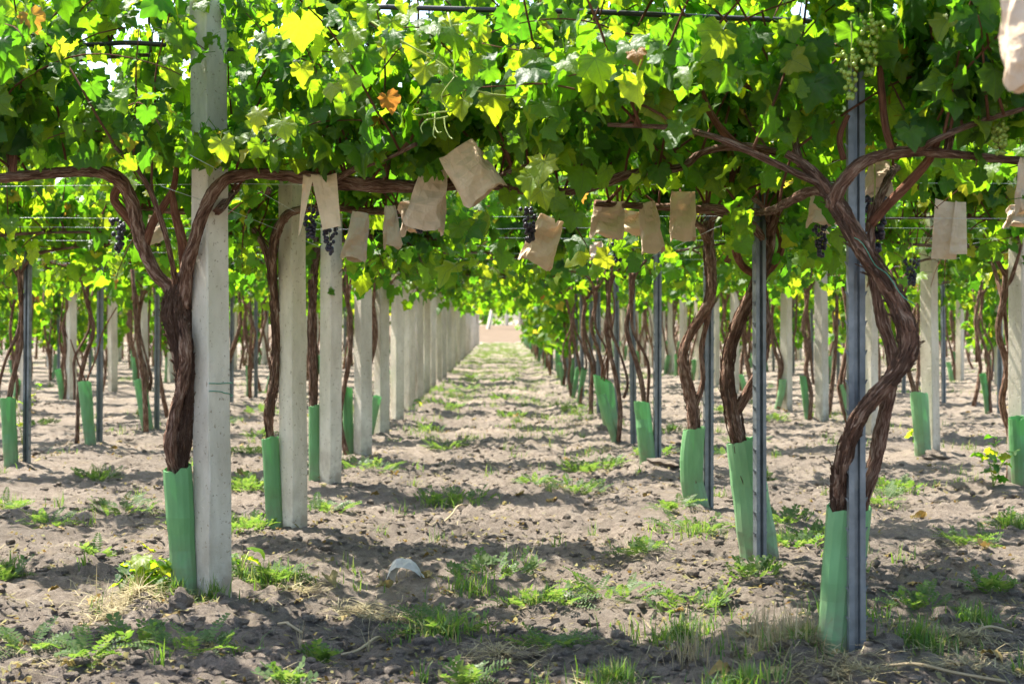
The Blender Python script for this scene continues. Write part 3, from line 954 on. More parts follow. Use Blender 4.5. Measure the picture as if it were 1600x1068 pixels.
YR = 5.6
near_vine((1.19, 5.66, 0), [
    [(1310, 960, 12, 5.71), (1313, 860, 14, 5.71), (1312, 790, 16, 5.69), (1313, 740, 17, 5.63), (1325, 690, 17, 5.57), (1345, 645, 17, 5.52), (1375, 610, 17, 5.50), (1405, 575, 19, 5.5), (1419, 538, 19, 5.5), (1412, 498, 18, 5.5), (1392, 455, 19, 5.49), (1362, 410, 20, 5.48), (1335, 365, 20, 5.48), (1308, 320, 19, 5.5), (1285, 287, 15, 5.5), (1255, 257, 11, 5.5), (1228, 240, 8, 5.5)],
    [(1328, 930, 10, 5.71), (1336, 860, 12, 5.71), (1347, 790, 14, 5.7), (1365, 730, 15, 5.68), (1376, 680, 15, 5.66), (1386, 630, 15, 5.64), (1395, 585, 15, 5.62), (1392, 545, 14, 5.62), (1378, 500, 15, 5.62), (1367, 450, 13, 5.62), (1361, 400, 12, 5.64), (1360, 350, 10, 5.66), (1364, 320, 9, 5.66)]],
    [[(1300, 325, 14, 5.5), (1308, 300, 14, 5.48), (1325, 275, 14, 5.47), (1350, 253, 13, 5.46), (1385, 241, 12, 5.46), (1430, 236, 11, 5.46), (1480, 240, 9, 5.46), (1540, 246, 9, 5.46), (1610, 252, 8, 5.46), (1720, 256, 7, 5.46)],
     [(1364, 330, 9, 5.66), (1378, 300, 9, 5.75), (1390, 275, 8, 5.9), (1400, 262, 8, 6.3), (1410, 270, 8, 6.9)],
     [(1290, 300, 10, 5.5), (1262, 300, 10, 5.6), (1228, 318, 9, 5.8), (1200, 330, 8, 6.2), (1160, 330, 7, 6.6), (1100, 322, 7, 6.9)]],
    'twisted two stemmed vine crossing in front of the wide steel post', 102, 150,
    cane_paths=[[(1361, 350, 8, 5.62), (1385, 322, 8, 5.6), (1420, 286, 8, 5.56), (1452, 248, 7, 5.52), (1466, 212, 7, 5.5), (1476, 178, 7, 5.5), (1480, 110, 5, 5.5)],
                [(1396, 240, 7, 5.46), (1384, 200, 6, 5.46), (1378, 150, 6, 5.46), (1374, 90, 5, 5.46)], [(1420, 236, 7, 5.46), (1448, 222, 7, 5.44), (1470, 212, 6, 5.44)],
                [(1318, 250, 5, 5.5), (1312, 215, 5, 5.5), (1325, 180, 4, 5.5)]],
    Y=YR, strips=320, extra_arms=[[P(1285, 290, 5.5), P(1200, 250, 5.4), P(1120, 215, 5.35), P(1050, 200, 5.5), P(950, 195, 5.6)], [P(1430, 236, 5.46), P(1470, 215, 5.3), P(1530, 190, 5.35), P(1600, 170, 5.3)],
     [P(1250, 255, 5.5), P(1230, 180, 5.7), P(1180, 110, 5.9), P(1080, 80, 6.0), P(960, 75, 6.1)], [P(1480, 240, 5.46), P(1500, 150, 5.6), P(1560, 90, 5.8), P(1660, 80, 6.0)], [P(1475, 180, 5.5), P(1460, 110, 5.7), P(1400, 75, 5.9), P(1300, 70, 6.0)]],
    L=(.5, 1.25), hang=.14, leafw=.106)

near_vine((1.19, 8.03, 0), [
    [(1180, 850, 14), (1168, 760, 15), (1153, 690, 16), (1145, 645, 16), (1136, 592, 13), (1141, 540, 12), (1160, 490, 13, 7.98), (1183, 445, 14, 7.96), (1198, 395, 13, 7.96), (1205, 345, 11, 7.96)],
    [(1146, 650, 10), (1172, 605, 11), (1191, 560, 11, 7.99), (1196, 515, 11, 7.96), (1192, 465, 11, 7.96), (1190, 430, 10, 7.96)]],
    [[(1200, 365, 11, 7.96), (1222, 318, 10, 7.8), (1258, 297, 9, 7.75), (1310, 290, 8, 7.7), (1380, 292, 7, 7.65)],
     [(1198, 385, 10, 7.96), (1172, 350, 9, 7.8), (1125, 332, 8, 7.7), (1070, 325, 8, 7.6), (1000, 322, 7, 7.5), (930, 318, 6, 7.4)]],
    'forked vine beside the second steel post of the aisle row', 103, 90,
    cane_paths=[[(1210, 340, 6), (1222, 380, 6), (1212, 410, 6), (1193, 430, 6)], [(1150, 345, 6, 7.75), (1148, 385, 6, 7.8), (1160, 415, 6, 7.96), (1185, 432, 6, 7.96)]],
    Y=8.03, strips=170, extra_arms=[[P(1203, 350, 7.98), P(1190, 320, 7.5), P(1160, 305, 7.1), P(1140, 290, 6.7)], [P(1203, 350, 7.98), P(1180, 325, 8.4), P(1150, 325, 9.0)]], hang=.22)

near_vine((1.20, 10.2, 0), [
    [(1087, 780, 12), (1084, 700, 12), (1083, 650, 12), (1079, 620, 12), (1068, 570, 10), (1073, 532, 10), (1095, 495, 11, 10.15), (1112, 460, 12, 10.12), (1109, 400, 11, 10.12), (1105, 345, 9, 10.12)],
    [(1085, 640, 6), (1098, 595, 6), (1096, 545, 6), (1108, 490, 6, 10.15)]],
    [[(1107, 370, 8, 10.12), (1118, 335, 7, 10.0), (1150, 330, 6, 9.9), (1210, 335, 5, 9.8)], [(1107, 380, 8, 10.12), (1090, 350, 7, 10.0), (1050, 345, 6, 9.9), (990, 342, 5, 9.8)]],
    'slim forked vine beside the third steel post of the aisle row', 104, 76,
    cane_paths=[[(1135, 410, 5, 10.0), (1150, 380, 5, 10), (1165, 350, 5, 10)]], Y=10.2, strips=80, hang=.25)

near_vine((-1.29, 9.27, 0), [
    [(430, 800, 7), (423, 690, 8), (421, 640, 10), (428, 600, 10), (432, 540, 9), (428, 470, 9), (425, 410, 9, 9.2), (433, 360, 9, 9.14), (450, 335, 9, 9.1)]],
    [[(431, 370, 9, 9.14), (446, 338, 9, 9.1), (475, 327, 8, 9.1), (520, 325, 7, 9.1), (580, 330, 7, 9.1), (650, 328, 6, 9.0)], [(427, 430, 8), (410, 380, 7), (380, 345, 7), (340, 330, 6), (280, 330, 6), (200, 325, 5)]],
    'slender vine arching over the second concrete post of the aisle row', 105, 84, Y=9.25, strips=80, hang=.25)

near_vine((-1.33, 11.68, 0), [
    [(492, 745, 8), (490, 640, 8), (489, 560, 9), (488, 480, 8), (490, 410, 8), (494, 370, 7)]],
    [[(489, 430, 7), (505, 385, 6), (560, 372, 6), (640, 372, 5), (700, 372, 5)], [(489, 430, 7), (470, 385, 6), (420, 372, 6), (340, 372, 5)]],
    'straight vine trunk behind the third concrete post of the aisle row', 106, 74, Y=11.68, strips=60, hang=.3)

vine1 = [o for o in bpy.data.objects if o.name == 'grape_vine'][0]
ry = random.Random(8)
for (px, py, w) in [(694, 152, 60), (722, 172, 56), (770, 168, 62), (832, 166, 52), (690, 104, 64), (735, 112, 60), (650, 82, 50), (664, 118, 52), (520, 146, 44), (548, 138, 46), (556, 66, 54), (536, 96, 46), (575, 30, 54), (612, 48, 50), (440, 205, 52), (404, 188, 48), (346, 236, 50), (640, 30, 50), (700, 52, 56), (850, 270, 62), (833, 292, 56), (846, 312, 50), (992, 282, 26), (470, 118, 44), (748, 60, 54)]:
    p = P(px, py - w * .3, 5.75 + ry.uniform(-.15, .25)); sz = w * .84 * p.y / F
    tip = Vector((ry.uniform(-.45, .45), -.35 + ry.uniform(-.2, .2), -1)); nr = Vector((ry.uniform(-.5, .1), -.75, .75)) + rv(ry, .2)
    l = make_leaf(p, tip, nr, sz); m = l.m.copy(); m.translation = p - vine1.location
    link('leaf', ry.choice(YOUNG_ME), vine1, mat=m)
for pts in ([P(560, 20, 5.9), P(620, 60, 5.8), P(690, 100, 5.75), P(740, 140, 5.7), P(800, 150, 5.7), P(850, 150, 5.7)], [P(700, 20, 5.8), P(712, 80, 5.75), P(705, 140, 5.72), P(700, 172, 5.7)]):
    mb = MB(); sweep(mb, pts, [.004, .002], 6, 4); link('cane', mb.mesh('cane', M['stem']), vine1, loc=-vine1.location)

# shelters at these vines
px_shelter((277, 730), (290, 918), 45, 37, 6.84, 6.84, 'smooth green shelter tube with a string tied concrete post at its side', 1)
px_shelter((1327, 792), (1306, 1030), 66, 64, 5.71, 5.70, 'green shelter tube round two stems behind the wide steel post', 2)
px_shelter((1160, 688), (1188, 885), 50, 60, 8.04, 8.04, 'wide leaning green shelter tube under the forked vine, behind a steel post', 3, .02)
px_shelter((1085, 669), (1092, 792), 35, 36, 10.2, 10.2, 'pale green shelter tube bent at the foot beside the third steel post', 4, .01, -.03)
px_shelter((1003, 629), (1013, 728), 27, 26, 12.93, 12.93, 'narrow green shelter tube beside the fourth steel post of the aisle', 5)
px_shelter((942, 592), (957, 668), 30, 26, 17.5, 17.5, 'split green shelter tube leaning towards a steel post, with thin canes', 6, .05)
px_shelter((422, 684), (430, 812), 28, 26, 9.24, 9.24, 'green shelter tube beside the second concrete post of the aisle row', 7)
px_shelter((491, 633), (494, 750), 18, 22, 11.68, 11.68, 'green shelter tube half behind the third concrete post of the aisle row', 8)
px_shelter((543, 607), (545, 702), 17, 18, 14.1, 14.1, 'green shelter tube half behind the fourth concrete post of the aisle row', 9)
px_shelter((1436, 614), (1443, 710), 29, 26, 13.9, 13.9, 'bright green shelter tube against the concrete post behind the steel row', 10)
px_shelter((12, 623), (18, 735), 25, 23, 12.9, 12.9, 'bright green shelter tube beside the steel post behind the concrete row', 11)
px_shelter((132, 598), (142, 695), 22, 18, 15.2, 15.2, 'leaning green shelter tube with a bare cane, beside a steel post', 12, .02)
px_shelter((218, 592), (232, 668), 20, 18, 17.6, 17.6, 'slanting green shelter tube beside the third steel post behind the concrete row', 13, .02)
px_shelter((1590, 652), (1595, 752), 28, 26, 11.6, 11.6, 'tall green shelter tube under a dark upright vine trunk', 14)

# --- the rows
ROWX = {0: -1.2, 1: 1.2, 2: 3.67, 3: 6.1, 4: 8.55, 5: 11.0, -1: -3.72, -2: -6.2, -3: -8.6, -4: -11.0}
steelY = {1: [5.62, 7.9, 10.22, 12.95, 15.3, 17.66]}
def rowY(i):
    steel = i % 2 != 0
    if i == 1:
        ys_ = steelY[1][:]
        while ys_[-1] < 80: ys_.append(ys_[-1] + 2.4)
        return ys_
    y0 = {0: 6.857, 2: 6.95, -1: 8.16, 3: 8.4, -2: 9.4, 4: 9.3, -3: 8.0, 5: 8.3, -4: 9.0}[i]
    return [y0 + 2.4 * k for k in range(32) if y0 + 2.4 * k < 82]
placed_vines = {(0, 0), (0, 1), (0, 2), (1, 0), (1, 1), (1, 2)}
have_tube = {(0, 0), (0, 1), (0, 2), (0, 3), (1, 0), (1, 1), (1, 2), (1, 3), (1, 5), (2, 2), (2, 3), (-1, 2), (-1, 3), (-1, 4)}
rest_vines = []
nveg = 0
for i in sorted(ROWX, key=lambda k: abs(k - .5)):
    steel = i % 2 != 0
    cnt = 0
    for k, y in enumerate(rowY(i)):
        x = ROWX[i] + R.uniform(-.03, .03) * (0 if y < 12 else 1)
        if i == 1 and k < 6: x = [1.203, 1.230, 1.272, 1.212, 1.213, 1.230][k]
        if i == 0: x = [-1.2, -1.168, -1.215, -1.185, -1.2, -1.2][k] if k < 6 else x
        edge = abs(x + .06) - .31 * y
        post_in = edge < .15
        vine_in = edge < 1.7
        if not vine_in: continue
        if abs(i - .5) > 3 and y > 62:
            continue
        rn = rowname(i)
        o_ = ORD[cnt] if cnt < 10 else None
        # posts
        if post_in:
            if not steel:
                if i == 0 and k == 0: lab = 'thick speckled concrete post tied with green string'
                elif rn and o_ and cnt < 10: lab = '%s concrete post of %s' % (o_, rn)
                elif rn: lab = 'small distant concrete post far down %s' % rn
                else: lab = 'pale concrete post of a far row behind the vine trunks'
                rz = math.radians(45 + R.uniform(-7, 7)) if not (i == 0 and k == 0) else math.radians(47)
                put_concrete(x, y, rz, lab, GC)
            else:
                if i == 1 and k == 0: lab = 'wide grey steel channel post crossed by the twisted vine'
                elif rn and o_ and cnt < 10: lab = '%s steel post of %s' % (o_, rn)
                elif rn: lab = 'thin distant steel post far down %s' % rn
                else: lab = 'thin grey steel post of a far row behind the vine trunks'
                put_steel(x, y, R.uniform(-.5, .5) if (i, k) != (1, 0) else .05, lab, GM, y < 16)
            cnt += 1
        # vines and tubes
        vx = x - .12 - R.uniform(0, .05) if not steel else x - .13 - R.uniform(-.03, .05)
        if (i, k) == (2, 2): vx = 3.60
        vy = y + R.uniform(-.08, .1)
        if (i, k) == (2, 3): vx, vy = 3.47, 13.9
        if (i, k) == (1, 3): vx = 1.085
        if (i, k) == (-1, 2): vx = -3.85
        if (i, k) not in placed_vines:
            if rn and o_: lab = 'leafy vine at the %s post of %s' % (ORD[min(max(cnt - 1, 0), 9)], rn) if post_in else 'leafy boughs of a vine %s metres along %s' % (['six', 'seven', 'eight', 'nine', 'ten', 'eleven', 'twelve', 'thirteen'][min(7, max(0, int(y) - 6))], rn)
            elif rn: lab = 'distant leafy vine far down %s' % rn
            else: lab = 'leafy vine of a far row seen between the posts'
            ind = (i in (0, 1) and y < 15.5) or (i in (2, -1) and y < 14.5)
            bare = i in (0, 1) and y > (52 if i == 0 else 60)
            if bare: lab = 'small bare vine at the far end of %s' % rn
            put_vine(vx, vy, 1 if y < 27 else 2, lab, GV, ind, bare)
        if (i, k) not in have_tube and post_in and R.random() < (.93 if y < 30 else .72):
            if rn and o_: lab = 'green shelter tube at the %s post of %s' % (ORD[min(cnt - 1, 9)], rn)
            elif rn: lab = 'small distant green shelter tube far down %s' % rn
            else: lab = 'green shelter tube of a far row seen between the posts'
            put_shelter(vx, vy, lab, GS)

# the vines past the ones one can count: one far mass
mass = MB()
ml = []
rgm = random.Random(900)
for i in list(range(-13, -4)) + list(range(6, 15)) :
    x0 = .0 + (i - .5) * 2.45
    for k in range(32):
        y = 7 + 2.4 * k
        if abs(x0) - .31 * y > 1.5 or abs(x0) > 30 or y > 82: continue
        if abs(x0) - .31 * y < -9: continue
        b = Vector((x0, y, 0)); h = Vector((rgm.uniform(-.15, .15), rgm.uniform(-.1, .1), 1.6))
        sweep(mass, [b, b + h * .5 + rv(rgm, .04), b + h], [.04, .03], 4, 1)
        ml.append((b, rgm.randrange(12)))
for i in list(ROWX):
    if i in (0, 1): continue
    for k in range(30):
        y = 15.5 + 2.4 * k; x0 = ROWX[i] + rgm.uniform(-.15, .15)
        if abs(x0) - .31 * y > 0 or y > 80: continue
        b = Vector((x0, y + 1.2, 0)); h = Vector((rgm.uniform(-.25, .25), rgm.uniform(-.1, .1), 1.65))
        sweep(mass, [b, b + h * .3 + rv(rgm, .05), b + h * .65 + rv(rgm, .06), b + h], [.03, .02], 5, 2)
        if rgm.random() < .6: sweep(mass, [b + h * .35, b + h * .65 + rv(rgm, .12), b + h + rv(rgm, .15)], [.018, .012], 4, 2)
far_tr = link('distant_vine_trunks', mass.mesh('distant_vine_trunks', M['bark']))
tag(far_tr, 'dim mass of distant vine trunks between the outer rows', 'vines', kind='stuff')
Vs, Ts, b = [], [], 0
for (p, k) in ml:
    me = (FAR + BUSHY * 2)[k % 12]['foliage']
    co = np.empty(len(me.vertices) * 3, np.float32); me.vertices.foreach_get('co', co); co = co.reshape(-1, 3)
    ti = np.empty(len(me.loops), np.int32); me.loops.foreach_get('vertex_index', ti); ti = ti.reshape(-1, 3)
    a = rgm.choice([0, 3.14]); c, s = math.cos(a), math.sin(a)
    Vs.append(np.stack([co[:, 0] * c - co[:, 1] * s + p.x, co[:, 0] * s + co[:, 1] * c + p.y, co[:, 2]], -1)); Ts.append(ti + b); b += len(co)
far_fo = link('distant_vine_foliage', np_mesh('distant_vine_foliage', np.concatenate(Vs), np.concatenate(Ts), M['leaf'], np.zeros((b, 2)) + .3))
tag(far_fo, 'dim mass of distant vine leaves between the outer rows', 'vines', kind='stuff')

# ------------------------------------------------------------------ wires, hoses, string
def line_thing(name, pts, r, mat, label, cat, group=None, sides=5, sub=1):
    mb = MB(); base = Vector(pts[0])
    sweep(mb, [Vector(p) - base for p in pts], [r, r], sides, sub)
    o = link(name, mb.mesh(name, M[mat]), None, base)
    tag(o, label, cat, group); return o
GW = 'trellis wires'
rw = random.Random(33)
for i in range(-4, 6):
    x = ROWX.get(i, 0)
    for (dz, dx) in ((1.73, .07), (1.62, -.04)):
        pts = [(x + dx + rw.uniform(-.01, .01), y, dz + rw.uniform(-.012, .012)) for y in (6.0, 7.5, 9, 11.4, 14, 18, 24, 32, 45, 60, 82)]
        line_thing('trellis_wire', pts, .001, 'wire', 'thin trellis wire running lengthwise with the post rows', 'wire', GW)
for k, y in enumerate([6.98, 9.25, 10.3, 11.7, 12.95, 14.1, 15.3, 16.5, 18.9, 21.3]):
    for z in (1.70,):
        hw = .34 * y + 2
        pts = [(-hw + 2 * hw * t / 8, y + rw.uniform(-.01, .01), z + rw.uniform(-.015, .01)) for t in range(9)]
        line_thing('trellis_wire', pts, .0009, 'wire', 'thin trellis wire strung crosswise over the aisle', 'wire', GW)
def hose(pts, label):
    line_thing('irrigation_hose', pts, .0105, 'hose', label, 'hose', 'irrigation hoses under the leaves', 10, 5)
hose([P(560, 10, 6.3), P(780, 16, 6.2), P(935, 19, 6.15), P(1100, 27, 6.1), P(1262, 33, 6.05), P(1420, 40, 6.0), P(1700, 44, 6.0)], 'black irrigation hose held high by the vine of the steel row')
hose([P(-250, 78, 6.9), P(-60, 73, 6.9), P(140, 70, 6.9), P(195, 67, 6.9), P(255, 70, 6.9), P(330, 76, 6.95), P(480, 86, 7.0), P(600, 84, 7.0)], 'black irrigation hose near the top of the string tied post')
hose([P(-100, 192, 9.2), P(20, 189, 9.2), P(200, 190, 9.2), P(370, 184, 9.2), P(520, 186, 9.2), P(700, 190, 9.2)], 'black irrigation hose lower down behind the string tied post')
line_thing('hanger_wire', [P(241, 36, 6.9), P(236, 70, 6.89), P(229, 105, 6.9), P(221, 138, 6.9)], .0032, 'rust', 'dark wire hanger hooked over the hose by the string tied post', 'wire', 'hose hanger wires', 5, 3)
line_thing('hanger_wire', [P(1252, 5, 6.05), P(1248, 33, 6.04), P(1243, 60, 6.05), P(1238, 80, 6.05)], .003, 'rust', 'dark wire hanger hooked over the hose of the steel row', 'wire', 'hose hanger wires', 5, 3)
# string tied round the near post
pc = Vector((-1.2, 6.857, 0))
for (pz, dz, lab) in ((598, .0, 'green string wound round the concrete post, upper turn'), (617, .02, 'green string wound round the concrete post, lower sagging turn')):
    z0 = P(332, pz, 6.857).z; pts = []
    for k in range(25):
        a = 2 * math.pi * k / 24
        r = .0815 - .024 * abs(math.sin(2 * (a - math.radians(2)))) + .002
        pts.append(pc + Vector((math.cos(a) * r, math.sin(a) * r, z0 - dz * math.sin(k * .26) + rw.uniform(-.002, .002))))
    line_thing('string', pts, .002, 'string', lab, 'string', 'green string on the post', 5)
pts = []
for k in range(16):
    t = k / 15
    c = P(1330 + 95 * t, 372 + 110 * t, 5.47)
    pts.append(c + Vector((.0, -.043 - .012 * math.sin(t * 9), .01 * math.sin(t * 14))))
line_thing('string', pts, .0018, 'string', 'green string lying along the twisted vine trunk', 'string', 'vine ties', 4)

# ------------------------------------------------------------------ paper bags and grapes
def bag_mesh(w_top, w_bot, h, depth, rg, slit=None, skew=0.0, mat='paper'):
    """open paper sleeve hung from its gathered top, local origin at the top centre"""
    n, m = 24, 9
    V, Fc = [], []
    ph = rg.uniform(0, 6.28)
    for sh in (0, 1):
        for j in range(m):
            t = j / (m - 1)
            w = (w_top + (w_bot - w_top) * t ** .8) / 2
            d = depth * (.25 + .75 * t) / 2
            for k in range(n):
                a = 2 * math.pi * k / n
                ca, sa = math.cos(a), math.sin(a)
                # a folded sheet: sharp side creases, nearly flat faces
                x = w * math.copysign(abs(ca) ** .45, ca); y = d * math.copysign(abs(sa) ** .8, sa)
                x += .006 * math.sin(5 * t + ph + k) + skew * t * h
                y += .008 * math.sin(3 * t * 2 + ph + 2 * a)
                z = -h * t + .010 * math.sin(3 * a + ph) * (t + .3)
                x += .006 * math.sin(9 * t + 2 * ph) * sa; y += .010 * math.sin(11 * t + 4 * ca + ph) * (1 - t * .5)
                if t == 1: z += rg.uniform(-.008, .008)
                if sh: x *= .985; y -= math.copysign(.0012, y)
                V.append(Vector((x, y, z)))
    def skip(j, k):
        if slit is None: return False
        t = j / (m - 1); c = slit[0]; wd = slit[1] * max(0, t - slit[2]) / (1 - slit[2] + 1e-6)
        return abs(k - c) < wd
    for sh in (0, 1):
        o = sh * n * m
        for j in range(m - 1):
            for k in range(n):
                if skip(j, k): continue
                k2 = (k + 1) % n
                f = [o + j * n + k, o + j * n + n + k, o + j * n + n + k2, o + j * n + k2]
                Fc.append(f if not sh else f[::-1])
    if slit is None:
        for k in range(n):
            k2 = (k + 1) % n; a = (m - 1) * n; b = n * m + a
            Fc.append([a + k, b + k, b + k2, a + k2])
    mb = MB(); mb.add(V, Fc)
    return mb.mesh('paper_bag', M[mat], False)

FLAPS = {'slit': ((-.05, .42, .02, .44, .030, .62), (-.40, -.12, -.60, -.54, -.030, 1.06), (-.20, .46, .04, .52, -.050, .97)),
         'fold': ((-.50, .34, -.38, .30, .020, 1.0), (.06, .36, .02, .50, -.040, .90))}
def flap_bag_mesh(w, h, rg, kind, mat='paper'):
    """a sheet folded over the cordon: a back panel and two front flaps spreading apart"""
    mb = MB(); nu, nv = 6, 8
    for (x0, x1, b0, b1, yf, hh) in FLAPS[kind]:
        V, Fc = [], []
        for sh in (0, 1):
            for j in range(nv):
                t = j / (nv - 1)
                for i in range(nu):
                    u = i / (nu - 1)
                    x = w * ((x0 + (x1 - x0) * u) * (1 - t) + (b0 + (b1 - b0) * u) * t)
                    y = yf * (.15 + t) + .010 * math.sin(u * 3.1 + t * 2) + .0012 * sh
                    z = -h * hh * t + (.02 * abs(u - .5) * (1 - t)) + (.012 * (u - .5) if t == 1 else 0) + rg.uniform(-.001, .001)
                    V.append(Vector((x, y, z)))
        for sh in (0, 1):
            o = sh * nu * nv
            for j in range(nv - 1):
                for i in range(nu - 1):
                    f = [o + j * nu + i, o + j * nu + nu + i, o + j * nu + nu + i + 1, o + j * nu + i + 1]
                    Fc.append(f if not sh else f[::-1])
        mb.add(V, Fc)
    return mb.mesh('paper_bag', M[mat], False)

def put_bag(px0, py0, px1, py1, Y, label, seed, tilt=0.0, top=.45, slit=None, yaw=0.0, depth=.09, skew=0.0, lean=0.0):
    rg = random.Random(seed)
    w, h = (px1 - px0) * Y / F, (py1 - py0) * Y / F
    c = math.cos(tilt); s = abs(math.sin(tilt))
    hh = h * (1 - .25 * s); ww = w * (1 - .25 * s)
    me = bag_mesh(ww * top, ww, hh, depth, rg, None, skew) if slit is None else flap_bag_mesh(ww, hh, rg, slit)
    p = P((px0 + px1) / 2, py0, Y) + Vector((math.sin(tilt) * -hh / 2, 0, 0))
    e = link('paper_bag', me, None, p)
    e.rotation_euler = (lean, -tilt, yaw)
    tag(e, label, 'paper bag', 'kraft paper bags over the grape clusters'); return e
put_bag(470, 276, 532, 362, 6.62, 'slit kraft paper bag with dark grapes showing, hung on the long cordon', 1, .06, .75, 'slit')
put_bag(538, 332, 578, 408, 8.95, 'narrow kraft paper bag hanging below the cordon, beside a slit one', 2, -.15, .6)
put_bag(597, 322, 626, 386, 9.0, 'slim kraft paper bag in front of a concrete post, dark stain', 3, .08, .5)
put_bag(622, 314, 660, 364, 7.0, 'small kraft paper bag tucked behind the larger pale one', 4, .25, .6, yaw=.4)
put_bag(636, 262, 706, 362, 6.55, 'large pale kraft paper bag hung on the long cordon', 5, -.22, .5)
put_bag(694, 232, 776, 330, 6.35, 'crumpled grey kraft paper bag tilted up on the cordon', 6, .55, .8)
put_bag(820, 340, 878, 422, 7.6, 'kraft paper bag dangling at a slant beside dark grapes', 7, -.35, .7)
put_bag(924, 314, 976, 369, 7.45, 'short kraft paper bag with folded top on the thin cordon', 8, -.05, .9)
put_bag(968, 330, 1003, 364, 7.7, 'small brown kraft paper bag behind the short folded one', 9, -.1, .8, yaw=.3)
put_bag(998, 316, 1034, 394, 7.5, 'two tone kraft paper bag over the fourth steel post', 10, .12, .6)
put_bag(1048, 300, 1086, 372, 7.55, 'straight grey kraft paper bag with a dark underside', 11, 0, .95)
put_bag(920, 378, 946, 404, 11.5, 'tiny far kraft paper bag below the folded one', 12, .1, .6)
put_bag(1258, 296, 1304, 350, 6.6, 'kraft paper bag flaring like a bell left of the wide steel post', 13, .12, .4)
put_bag(1254, 346, 1304, 402, 8.2, 'shaded kraft paper bag below the bell shaped one', 14, .3, .35)
put_bag(1350, 252, 1396, 312, 6.2, 'kraft paper bag opening downwards behind the wide steel post', 15, -.05, .6)
put_bag(1455, 316, 1512, 408, 9.3, 'folded kraft paper bag with two flaps before a concrete post', 16, -.12, .6, 'fold')
put_bag(1584, 246, 1640, 330, 5.4, 'cream kraft paper bag hung on the vine of the wide steel post', 17, .1, .5)
put_bag(1568, 320, 1612, 352, 8.0, 'kraft paper bag hung behind the cream one', 18, .1, .5)
put_bag(228, 336, 262, 378, 8.8, 'kraft paper bag between the forked arms of the gnarled vine', 19, .1, .5)
b = put_bag(1560, -20, 1700, 128, 3.2, 'close blurred kraft paper bag hanging over the path edge', 20, .1, .8)

def berry_template():
    import bmesh
    bm = bmesh.new(); bmesh.ops.create_icosphere(bm, subdivisions=1, radius=1)
    V = np.array([v.co[:] for v in bm.verts]); T = np.array([[v.index for v in f.verts] for f in bm.faces]); bm.free()
    return V, T
BV, BT = berry_template()
def cluster_mesh(rg, n, L, W, r, mat):
    Vs, Ts = [], []
    for i in range(n):
        t = rg.random() ** .8
        a = rg.uniform(0, 6.28); w = W * (1 - t * .75) * rg.uniform(.35, 1)
        c = np.array([math.cos(a) * w, math.sin(a) * w, -.02 - t * L])
        Vs.append(BV * (r * rg.uniform(.85, 1.1)) * np.array([1, 1, 1.12]) + c); Ts.append(BT + i * len(BV))
    return np_mesh('berries', np.concatenate(Vs), np.concatenate(Ts), M[mat])
DARK = [cluster_mesh(random.Random(i), 46, .17, .055, .0125, 'grape') for i in range(3)]
GREEN = [cluster_mesh(random.Random(10 + i), 60, .20, .06, .0105, 'green_grape') for i in range(2)]
def stem_mesh():
    mb = MB(); sweep(mb, [(0, 0, .09), (.004, 0, .03), (0, 0, -.05), (0, 0, -.12)], [.003, .002], 5, 3); return mb.mesh('stem', M['stem'])
STEM = stem_mesh()
def put_cluster(px, py, Y, dark, label, sc=1.0):
    e = empty('grape_cluster', P(px, py, Y), R.uniform(0, 6))
    e.scale = (sc, sc, sc)
    link('berries', R.choice(DARK if dark else GREEN), e); link('stem', STEM, e)
    tag(e, label, 'grapes', 'grape clusters'); return e
put_cluster(486, 318, 6.66, True, 'dark grapes showing inside the slit paper bag', .75)
put_cluster(515, 345, 6.66, True, 'dark grapes hanging below the slit paper bag', .7)
put_cluster(655, 315, 6.9, True, 'dark grapes between the pale bag and the small tucked bag', .7)
put_cluster(828, 318, 7.5, True, 'dark grapes beside the slanting paper bag', .9)
put_cluster(965, 362, 9.2, True, 'dark grapes against the fifth steel post of the aisle', .9)
put_cluster(1366, 296, 5.95, True, 'long dark grapes behind the wide steel post', 1.15)
put_cluster(1282, 345, 6.65, True, 'brownish dark grapes hanging from the bell shaped bag', .75)
put_cluster(1425, 400, 11.5, True, 'dark grapes before the concrete row behind the steel posts', 1.1)
put_cluster(185, 335, 8.5, True, 'dark grapes deep in the leaves above a thin steel post', 1.0)
put_cluster(1360, 10, 5.35, False, 'hanging bunch of unripe green grapes above the wide steel post', 1.0)
put_cluster(1330, 68, 5.3, False, 'lower bunch of unripe green grapes beside the wide steel post', .8)
put_cluster(1562, 150, 5.4, False, 'bunch of unripe green grapes among leaves by the close bag', .85)
put_cluster(800, 110, 6.2, False, 'shaded bunch of unripe green grapes over the aisle', .9)

# tendrils of the bright shoot over the aisle
def tendril(paths, Y, label):
    mb = MB(); base = P(paths[0][0][0], paths[0][0][1], Y)
    for p in paths: sweep(mb, [P(a, b_, Y - .02 * k) - base for k, (a, b_) in enumerate(p)], [.0024, .0015], 6, 5)
    o = link('tendril', mb.mesh('tendril', M['stem']), None, base); tag(o, label, 'tendril', 'vine tendrils'); return o
tendril([[(702, 172), (690, 150), (710, 120)], [(702, 174), (680, 176), (655, 180), (645, 176), (648, 171), (655, 170)], [(700, 182), (686, 185), (668, 187), (658, 198), (660, 208)], [(680, 176), (679, 195), (677, 210), (681, 216)], [(694, 183), (696, 200), (702, 213), (707, 217)], [(679, 198), (684, 207), (690, 206)]], 5.55, 'curling yellow green tendril dangling over the aisle')

